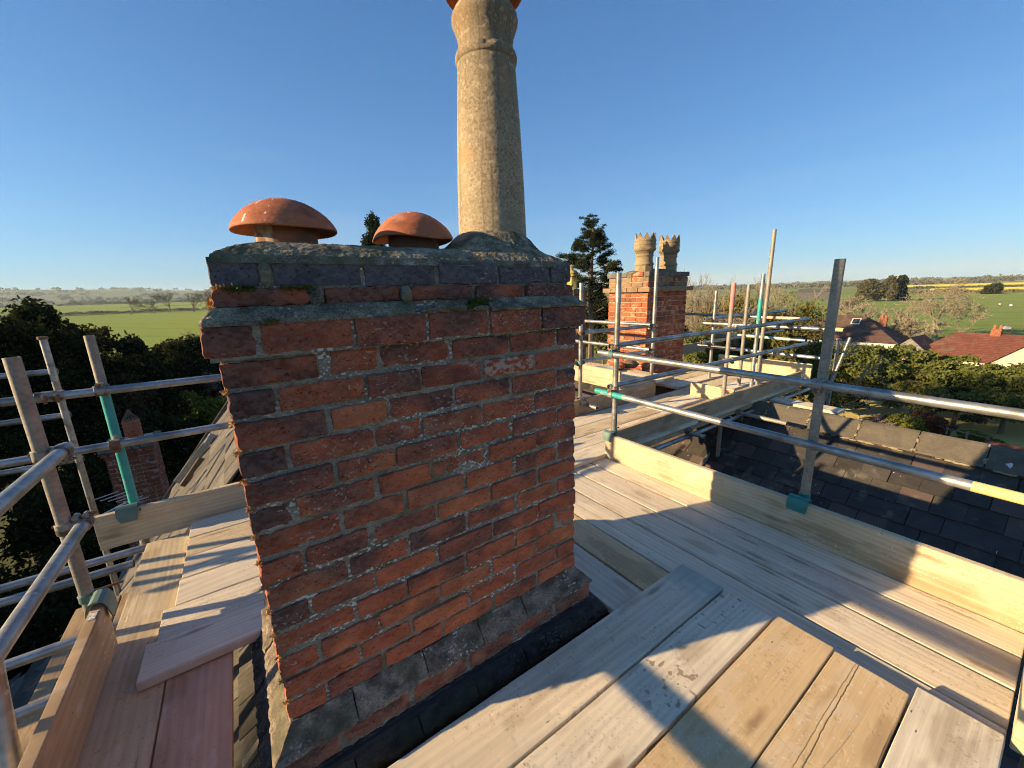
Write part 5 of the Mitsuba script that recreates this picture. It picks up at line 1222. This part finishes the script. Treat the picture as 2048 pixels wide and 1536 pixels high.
# pine, conifer
def pine():
    t = thing('pine_tree', 'tall pine with a bare lower trunk standing right of the big chimney', 'tree')
    x, y = at(44.1, 45); rg = np.random.default_rng(12)
    ps = np.array([[x, y, GROUND - .2], [x + .1, y, -3], [x - .1, y + .1, 2], [x + .05, y - .05, 6], [x, y, 8.2]]); rs = np.array([.36, .30, .23, .13, .05])
    part(t, 'trunk', prisms(ps[:-1], ps[1:], rs[:-1], rs[1:], 9), 'bark_pine', 40)
    P0, P1, R0, R1, B = [], [], [], [], []
    for k in range(58):
        if 6 < k < 54 and rg.random() < .12: continue
        z = -1.6 + 10.0 * (k / 57) ** .9; a = k * 2.4 + rg.uniform(-.5, .5)
        wid = np.interp(z, [-2.5, -1, 1.5, 4, 6.5, 8.6], [1.6, 2.6, 3.3, 2.9, 1.7, .35]) * rg.uniform(.55, 1.1)
        tip = np.array([x + wid * math.cos(a), y + wid * math.sin(a), z + .25 * wid + rg.uniform(-.2, .3)])
        P0.append([x, y, z]); P1.append(tip); R0.append(.06); R1.append(.02)
        for q in range(5 if z > 0 else 3):
            f = rg.uniform(.45, 1.05); c = np.array([x, y, z]) * (1 - f) + tip * f + rg.normal(size=3) * [.35, .35, .18]
            s = rg.uniform(.34, .72) * (1 if z < 7 else .6); c = c + [0, 0, rg.uniform(-.35, .45)]; B.append([*c, s, s, s * .8])
    B.append([x, y, 8.5, .3, .3, .5])
    part(t, 'limbs', prisms(*map(np.array, (P0, P1, R0, R1)), sides=5), 'bark_pine')
    part(t, 'needles', leaf_mesh(B, 64000, .10, 8, .66, 1.3, .9, .28), 'leaf_pine')
pine()
leafy('conifer', 73.0, 40, 8.55, 1.0, 'slim conifer top showing behind the right mushroom cap', 'leaf_pine', 5000, .12, 402, bottom=3.0, ncl=30)
leafy('conifer', 74.5, 40, 7.0, .9, 'lower conifer spike behind the right mushroom cap', 'leaf_pine', 3000, .12, 403, bottom=2.0, ncl=30)
for k, (az, d, top, rad, mat, lb) in enumerate([(46.8, 52, -.5, 2.8, 'leaf_hedge', 'dark evergreen below the pine, left one'), (42.3, 50, .2, 2.6, 'leaf_yew', 'dark evergreen below the pine, right one'), (39.5, 48, -1.0, 2.8, 'leaf_hedge', 'evergreen behind the middle chimney')]):
    leafy('evergreen_tree', az, d, top, rad, lb, mat, 12000, .17, 410 + k, 'evergreens near the pine')
# belt of mixed trees behind the far scaffold
MG = 'mixed trees behind the far scaffold'
for k, (az, d, top, rad, mat, tw, n, lb) in enumerate([
    (31.8, 30, .2, 2.0, 'leaf_yew', False, 15000, 'dark green conifer just right of the middle chimney'), (29.6, 27, -.6, 2.0, 'leaf_hedge', False, 15000, 'green evergreen right of the dark conifer'),
    (27.6, 31, .4, 2.1, 'leaf_olive', 'pale', 12000, 'olive bush with tall bare twigs behind the cream pole'), (24.9, 30, .9, 2.6, 'leaf_olive', 'pale', 15000, 'twiggy tree behind the pink-topped pole'),
    (22.2, 29, 1.5, 2.2, 'leaf_olive', False, 15000, 'golden-brown tree behind the tallest thin pole'), (20.0, 31, .9, 2.2, 'leaf_olive', False, 14000, 'olive-brown tree right of the tallest thin pole'),
    (18.2, 33, -1.0, 2.0, 'leaf_hedge', False, 13000, 'green bush sloping down towards the meadow'), (26.0, 23, -2.4, 2.0, 'leaf_olive', False, 12000, 'low olive shrub behind the far walkway'),
    (22.0, 22, -2.4, 2.0, 'leaf_olive', False, 12000, 'low brownish shrub behind the far cage of rails'), (29.8, 22, -2.0, 1.8, 'leaf_hedge', False, 12000, 'low green shrub behind the dark shaded board')]):
    f_ = .66
    leafy('mixed_tree', az, d * f_, 1.48 + (top - 1.48) * f_, rad * f_ * 1.05, lb, mat, int(n * 1.5), .062, 420 + k, MG, thr=.54, twigs=tw, ncl=80, frac=.24)
for k, (az, d, h, lb) in enumerate([(30.2, 36, 11.0, 'bare twiggy treetop right of the middle chimney'), (26.9, 35, 11.4, 'bare twiggy treetop left of the pink-topped pole'), (25.4, 33, 12.0, 'tallest bare treetop above the far scaffold'), (21.0, 36, 11.0, 'bare treetop by the tallest thin pole')]):
    bare('bare_tree', az, d * .68, 10.48 + (h - 10.48) * .68 - 1.2, lb, 440 + k, 'bark_pale', 'bare treetops behind the far scaffold', 8 if k in (1, 2) else 7, .40, 3, .34, .22, zoff=1.2, rmin=.009)
# evergreen hedge belt in front of the houses on the right
HG = 'evergreens in front of the houses on the right'
for k, (az, d, top, rad, mat, lb) in enumerate([
    (16.2, 41, -3.7, 2.4, 'leaf_hedge', 'hedge evergreen beside the pole bundle'), (13.4, 43, -3.2, 2.6, 'leaf_hedge', 'hedge evergreen in front of the brown-roofed house'), (10.4, 45, -3.75, 2.7, 'leaf_hedge', 'hedge evergreen left of the red-roofed bungalow'),
    (7.3, 45, -4.1, 2.8, 'leaf_hedge', 'hedge evergreen in front of the red-roofed bungalow'), (4.4, 46, -4.95, 2.8, 'leaf_hedge', 'hedge evergreen under the cream gable'), (1.3, 46, -4.6, 3.0, 'leaf_hedge', 'hedge evergreen at the right edge of the photo'),
    (-2.0, 46, -4.4, 3.0, 'leaf_hedge', 'hedge evergreen just out of frame on the right'), (15.0, 37, -5.2, 1.9, 'leaf_yew', 'dark lower bush beside the pole bundle'), (8.9, 41.5, -6.0, 2.1, 'leaf_hedge', 'lower part of the hedge over the fence'), (5.8, 42, -6.2, 2.2, 'leaf_yew', 'dark lower bush over the garden shrubs'), (2.8, 42, -6.0, 2.2, 'leaf_hedge', 'low right bush of the hedge')]):
    leafy('hedge_tree', az, d, top, rad, lb, mat, 17500, .128, 460 + k, HG, thr=.57, squash=1.2, ncl=80, frac=.24)
for az, d, top, rad, mat, lb in [(7.4, 37.5, -7.3, 1.25, 'leaf_red', 'russet red shrub in the garden below the upper right rail'), (9.4, 37, -7.3, 1.2, 'leaf_bright', 'yellowish-green shrub left of the russet shrub'), (10.8, 36.5, -7.7, .8, 'leaf_pink', 'pale pinkish blossom shrub in the garden'), (4.2, 37, -7.9, 1.0, 'leaf_bright', 'low lime shrub right of the russet shrub'), (1.9, 36, -7.9, 1.2, 'leaf_bright', 'low yellow shrub near the right edge'), (5.8, 34, -8.0, .9, 'leaf_hedge', 'dark clipped bush behind the roof ridge')]:
    leafy('shrub', az, d, top, rad, lb, mat, 8000, .085, int(480 + az * 10), bottom=-9.0, cat_='shrub', ncl=30)
hedge('twig_heap', [(9.2, .9), (10.2, .2)], 1.0, .8, 10, .1, 'x', 'bark') if False else None
# garden fence
fn = thing('garden_fence', 'post and wire garden fence at the edge of the dry lawn', 'fence')
prev = None
for k in range(9):
    x, y = at(14.2 - 1.35 * k, 38.5 - .30 * k); g = gz(x, y)
    part(fn, 'post', cbox([x - .05, y - .05, g - .1], [x + .05, y + .05, g + 1.25], .01), 'wood_post')
    if prev is not None: part(fn, 'rail', solid_cyl((*prev, g + 1.15), (x, y, g + 1.15), .03, 5), 'wood_post')
    prev = (x, y)
scene['wood_post'] = diff((.24, .20, .14), .9, .1)
# bare trees on the right: orchard and the big oak
bare('oak_tree', 8.2, 104, 11.0, 'big spreading bare oak behind the red-roofed bungalow', 500, 'bark_pale', None, 8, .74, 3, .17, .05, r0=.42, rmin=.026)
for k, (az, d, h, lb) in enumerate([(11.4, 88, 6.6, 'low bare tree left of the big oak'), (13.3, 88, 7.6, 'bare tree above the brown-roofed house'), (15.6, 100, 8.4, 'bare tree right of the thick dark pole'), (1.6, 90, 7.4, 'bare tree at the right edge above the bungalow'), (10.0, 80, 5.8, 'bare shrubby tree at the left end of the bungalow')]):
    bare('bare_tree', az, d, h, lb, 505 + k, 'bark_pale', 'bare trees behind the houses', 7, .62, 3, .22, .08, rmin=.032)
#HOUSES
scene['render_cream'] = diff(lambda p, n, uv: mix(C(.46, .41, .32), C(.56, .50, .40), fbm(p.x, p.y, p.z, 3)), .9, .1)
scene['render_white'] = diff((.50, .50, .48), .9, .1)
def tiles_col(a, b):
    def f(p, n, uv):
        c = mix(C(*a), C(*b), fbm(p.x * 1.2, p.y * 1.2, p.z * 2, 3)); j = noise(p.x * 5, p.y * 5, p.z * 9)
        c = c * (1 - .35 * smoothstep(.5, .95, dr.sin(p.z * 42.)))
        c = mix(c, C(.16, .15, .10), smoothstep(.55, .75, fbm(p.x * .9 + 5, p.y * .9, p.z, 3)) * .45)
        return c * (.70 + .5 * j)
    return f
scene['roof_red'] = diff(tiles_col((.13, .050, .038), (.20, .076, .056)), .85, .2)
scene['roof_brown'] = diff(tiles_col((.075, .045, .040), (.135, .080, .065)), .85, .2)
scene['roof_grey'] = diff(tiles_col((.17, .165, .16), (.27, .25, .23)), .85, .2)
scene['window_glass'] = {'type': 'principled', 'base_color': {'type': 'rgb', 'value': [.03, .035, .04]}, 'roughness': .12, 'specular': .6}
class Loc:
    """a local frame for a house: u along the ridge, w towards the viewer, z up from the ground"""
    def __init__(s, az, d, yaw): s.o = at(az, d); s.z = gz(*s.o); s.u = np.array([math.cos(math.radians(yaw)), math.sin(math.radians(yaw))]); s.w = np.array([s.u[1], -s.u[0]])
    def __call__(s, u, w, z):
        q = s.o + s.u * u + s.w * w; return [q[0], q[1], s.z + z]
def poly(pts_list):
    V, F = [], []
    for pts in pts_list:
        o = len(V); V += pts; F += [[o, o + i, o + i + 1] for i in range(1, len(pts) - 1)]
    return TM(V, F)
def roofpoly(L, u0, u1, w0, w1, ze, zr, hip0, hip1, over=.3):
    wm = (w0 + w1) / 2; a, b, c, d = L(u0 - over, w0 - over, ze), L(u1 + over, w0 - over, ze), L(u1 + over, w1 + over, ze), L(u0 - over, w1 + over, ze)
    r0, r1 = L(u0 - over + hip0, wm, zr), L(u1 + over - hip1, wm, zr)
    return poly([[a, b, r1, r0], [c, d, r0, r1], [d, a, r0], [b, c, r1], [a, d, c, b]])
def walls(L, u0, u1, w0, w1, z0, z1, gable0=None, gable1=None):
    P = [[L(u0, w0, z0), L(u1, w0, z0), L(u1, w0, z1), L(u0, w0, z1)], [L(u0, w1, z0), L(u1, w1, z0), L(u1, w1, z1), L(u0, w1, z1)]]
    wm = (w0 + w1) / 2
    for u, g in ((u0, gable0), (u1, gable1)): P.append([L(u, w0, z0), L(u, w1, z0), L(u, w1, z1)] + ([L(u, wm, g)] if g else []) + [L(u, w0, z1)])
    return poly(P)
def window(parent, L, u0, u1, w, z0, z1):
    f = part(parent, 'window', poly([[L(u0, w, z0), L(u1, w, z0), L(u1, w, z1), L(u0, w, z1)]]), 'render_white')
    n = 2
    for k in range(n):
        a = u0 + (u1 - u0) * (k + .07) / n; b = u0 + (u1 - u0) * (k + .93) / n
        kk = key_for(f + '__pane'); put(kk, poly([[L(a, w + .03, z0 + .08), L(b, w + .03, z0 + .08), L(b, w + .03, z1 - .08), L(a, w + .03, z1 - .08)]]), 'window_glass')
def chimney_on(parent, L, u, w, z0, z1, s=.45):
    c = part(parent, 'chimney', poly([[L(u - s, w - s, z0), L(u + s, w - s, z0), L(u + s, w - s, z1), L(u - s, w - s, z1)], [L(u - s, w + s, z0), L(u + s, w + s, z0), L(u + s, w + s, z1), L(u - s, w + s, z1)], [L(u - s, w - s, z0), L(u - s, w + s, z0), L(u - s, w + s, z1), L(u - s, w - s, z1)], [L(u + s, w - s, z0), L(u + s, w + s, z0), L(u + s, w + s, z1), L(u + s, w - s, z1)], [L(u - s, w - s, z1), L(u + s, w - s, z1), L(u + s, w + s, z1), L(u - s, w + s, z1)]]), 'old_brick', uv=np.tile([[.38, 0.]], (20, 1)))
    for q in (-.2, .2):
        x, y, z = L(u + q, w, z1); kk = key_for(c + '__pot'); put(kk, lathe([(.12, 0), (.10, .4), (.09, .4)], (x, y, z), 10), 'terracotta')
# red bungalow
L = Loc(5.35, 63, -96)
b = thing('red_roof_bungalow', 'cream bungalow with a long red tiled roof and a front gable at the right', 'house')
part(b, 'wall', walls(L, -4.2, 6.5, -4, 3.2, 0, 2.5), 'render_cream')
part(b, 'roof', roofpoly(L, -4.2, 6.5, -4, 3.2, 2.5, 5.0, 2.6, 1.0), 'roof_red')
part(b, 'wall', poly([[L(1.6, 6.0, 0), L(6.2, 6.0, 0), L(6.2, 6.0, 2.4), L(3.9, 6.0, 4.55), L(1.6, 6.0, 2.4)], [L(1.6, 6.0, 0), L(1.6, 3.0, 0), L(1.6, 3.0, 2.4), L(1.6, 6, 2.4)], [L(6.2, 6.0, 0), L(6.2, 3.0, 0), L(6.2, 3.0, 2.4), L(6.2, 6, 2.4)]]), 'render_cream', label='cream front gable')
part(b, 'roof', poly([[L(1.3, 6.2, 2.15), L(3.9, 6.2, 4.62), L(3.9, -.4, 4.62), L(1.3, 2.5, 2.15)], [L(6.5, 6.2, 2.15), L(3.9, 6.2, 4.62), L(3.9, -.4, 4.62), L(6.5, 2.5, 2.15)]]), 'roof_brown', label='darker roof of the front gable')
window(b, L, .1, 1.4, 3.24, .9, 2.2); window(b, L, -2.6, -1.4, 3.24, .9, 2.2); window(b, L, 3.2, 4.7, 6.03, .8, 2.1)
chimney_on(b, L, .9, -.4, 4.3, 5.5, .34)
L = Loc(9.5, 62, -94)
b = thing('gabled_outhouse', 'small building with a grey roof end and a salmon gable left of the bungalow', 'house')
part(b, 'wall', walls(L, -2.4, 2.0, -2, 2, 0, 2.3, None, None), 'render_cream')
part(b, 'roof', poly([[L(-2.6, 2.3, 2.1), L(.0, 2.3, 4.6), L(0, -2.3, 4.6), L(-2.6, -2.3, 2.1)], [L(2.6, 2.3, 2.1), L(0, 2.3, 4.6), L(0, -2.3, 4.6), L(2.6, -2.3, 2.1)]]), 'roof_brown')
part(b, 'wall', poly([[L(-2.4, 2.1, 2.2), L(2.4, 2.1, 2.2), L(0, 2.1, 4.5)]]), 'roof_grey', label='weathered grey gable end')
part(b, 'roof', poly([[L(-1.9, 4.4, 1.9), L(.4, 2.2, 3.4), L(2.6, 4.4, 1.9)], [L(-1.9, 4.4, 1.9), L(2.6, 4.4, 1.9), L(2.6, 4.4, 0), L(-1.9, 4.4, 0)]]), 'salmon', label='salmon coloured lower gable')
scene['salmon'] = diff(lambda p, n, uv: mix(C(.42, .22, .16), C(.52, .30, .22), fbm(p.x * 2, p.y * 2, p.z * 2, 3)), .9, .1)
L = Loc(14.8, 76, -86)
b = thing('brown_roof_house', 'house with a dark brown hipped roof and a skylight behind the thick dark pole', 'house')
part(b, 'wall', walls(L, -6.5, 5.6, -4, 4, 0, 2.6), 'render_white')
part(b, 'roof', roofpoly(L, -6.5, 5.6, -4, 4, 2.6, 5.9, 4.0, 4.6), 'roof_brown')
wn_ = lambda u, t: L(u, 4.3 * (1 - t), 2.6 + 3.3 * t)
a_, b_, c_, d_ = wn_(.2, .62), wn_(1.2, .62), wn_(1.2, .86), wn_(.2, .86)
part(b, 'skylight', TM(np.array([a_, b_, c_, d_]) + [0, 0, .08], [[0, 1, 2], [0, 2, 3]]), 'render_white')
a_, b_, c_, d_ = wn_(.33, .65), wn_(1.07, .65), wn_(1.07, .83), wn_(.33, .83)
kk = key_for(b + '__skylight__pane'); put(kk, TM(np.array([a_, b_, c_, d_]) + [0, 0, .11], [[0, 1, 2], [0, 2, 3]]), 'window_glass')
chimney_on(b, L, 3.3, -1., 4.3, 5.5, .36)
for u in (-4.4, -1.8, 1.6): window(b, L, u, u + 1.5, 4.03, .9, 2.2)
L = Loc(18.3, 330, -80)
b = thing('grey_barn', 'long low grey barn on the skyline left of the thick dark pole', 'barn')
part(b, 'wall', walls(L, -9, 11, -5, 5, 0, 5.4), 'barn_grey'); part(b, 'roof', roofpoly(L, -9, 11, -5, 5, 5.4, 7.4, .3, .3), 'barn_grey')
scene['barn_grey'] = diff((.085, .085, .088), .9, .1)
L = Loc(1.2, 31, -100)
b = thing('brick_outbuilding', 'orange brick outbuilding at the right edge below the upper rail', 'building')
part(b, 'wall', walls(L, -1.2, 3, -1.5, 1.5, 0, 1.5, 2.3, 2.3), 'old_brick', uv=np.tile([[.95, 0.]], (18, 1)))
part(b, 'roof', roofpoly(L, -1.2, 3, -1.5, 1.5, 1.5, 2.3, .0, .0, .06), 'roof_red')
t = thing('brick_pier', 'small brick pier with a pale cap in the garden', 'pier')
x, y = at(3.6, 30); part(t, 'pier', cbox([x - .28, y - .28, GROUND - .1], [x + .28, y + .28, GROUND + 1.0], .02), 'old_brick', uv=np.tile([[.7, 0.]], (len(_cv), 1))); part(t, 'cap', cbox([x - .36, y - .36, GROUND + 1.0], [x + .36, y + .36, GROUND + 1.1], .02), 'pale_mortar')
# sheep
scene['wool'] = diff((.62, .58, .50), .95, .05); scene['sheep_face'] = diff((.16, .13, .11), .9, .1)
SH = [(11.0, 345, 40, 'white sheep alone on the left part of the meadow'), (4.7, 240, 160, 'left sheep of the pair on the meadow'), (4.05, 233, 20, 'right sheep of the pair on the meadow'), (4.0, 126, 80, 'nearest sheep, above the bungalow chimney'), (10.4, 150, 200, 'sheep by the bare trees left of the oak')]
for az, d, ya, lb in SH:
    x, y = at(az, d); g = gz(x, y) + .1; t = thing('sheep', lb, 'sheep', 'sheep on the meadow')
    c_, s_ = math.cos(math.radians(ya)), math.sin(math.radians(ya)); P = lambda u, w, z: np.array([x + c_ * u - s_ * w, y + s_ * u + c_ * w, g + z])
    body = lump((0, 0, 0), (1, 1, 1), 4, 3, .18, 2.2); v = np.array(body.vertices) * [.72, .36, .40]
    part(t, 'fleece', TM(np.stack([x + c_ * v[:, 0] - s_ * v[:, 1], y + s_ * v[:, 0] + c_ * v[:, 1], g + .72 + v[:, 2]], 1), body.faces), 'wool', True)
    part(t, 'head', cat([solid_cyl(P(.62, 0, .85), P(.85, 0, .55), .15, 8, .12), solid_cyl(P(.85, 0, .62), P(1.06, 0, .30), .12, 8, .07)]), 'sheep_face', 40, kind=None)
    for u, w in ((.42, .18), (.42, -.18), (-.42, .18), (-.42, -.18)): part(t, 'leg', solid_cyl(P(u, w, .5), P(u, w, -.02), .07, 6, .045), 'sheep_face', 40)
#HAZE

# ------------------------------------------------------------------ the air
scene['haze_air'] = {'type': 'homogeneous', 'albedo': {'type': 'rgb', 'value': [.78, .91, 1.0]}, 'sigma_t': 1.15e-4}
labels['haze'] = {'kind': 'stuff'}
scene['haze'] = {'type': 'cube', 'to_world': T().translate([0, 0, 95]).scale([9300, 9300, 110]), 'bsdf': {'type': 'null'}, 'interior': {'type': 'ref', 'id': 'haze_air'}}
scene['camera']['medium'] = {'type': 'ref', 'id': 'haze_air'}
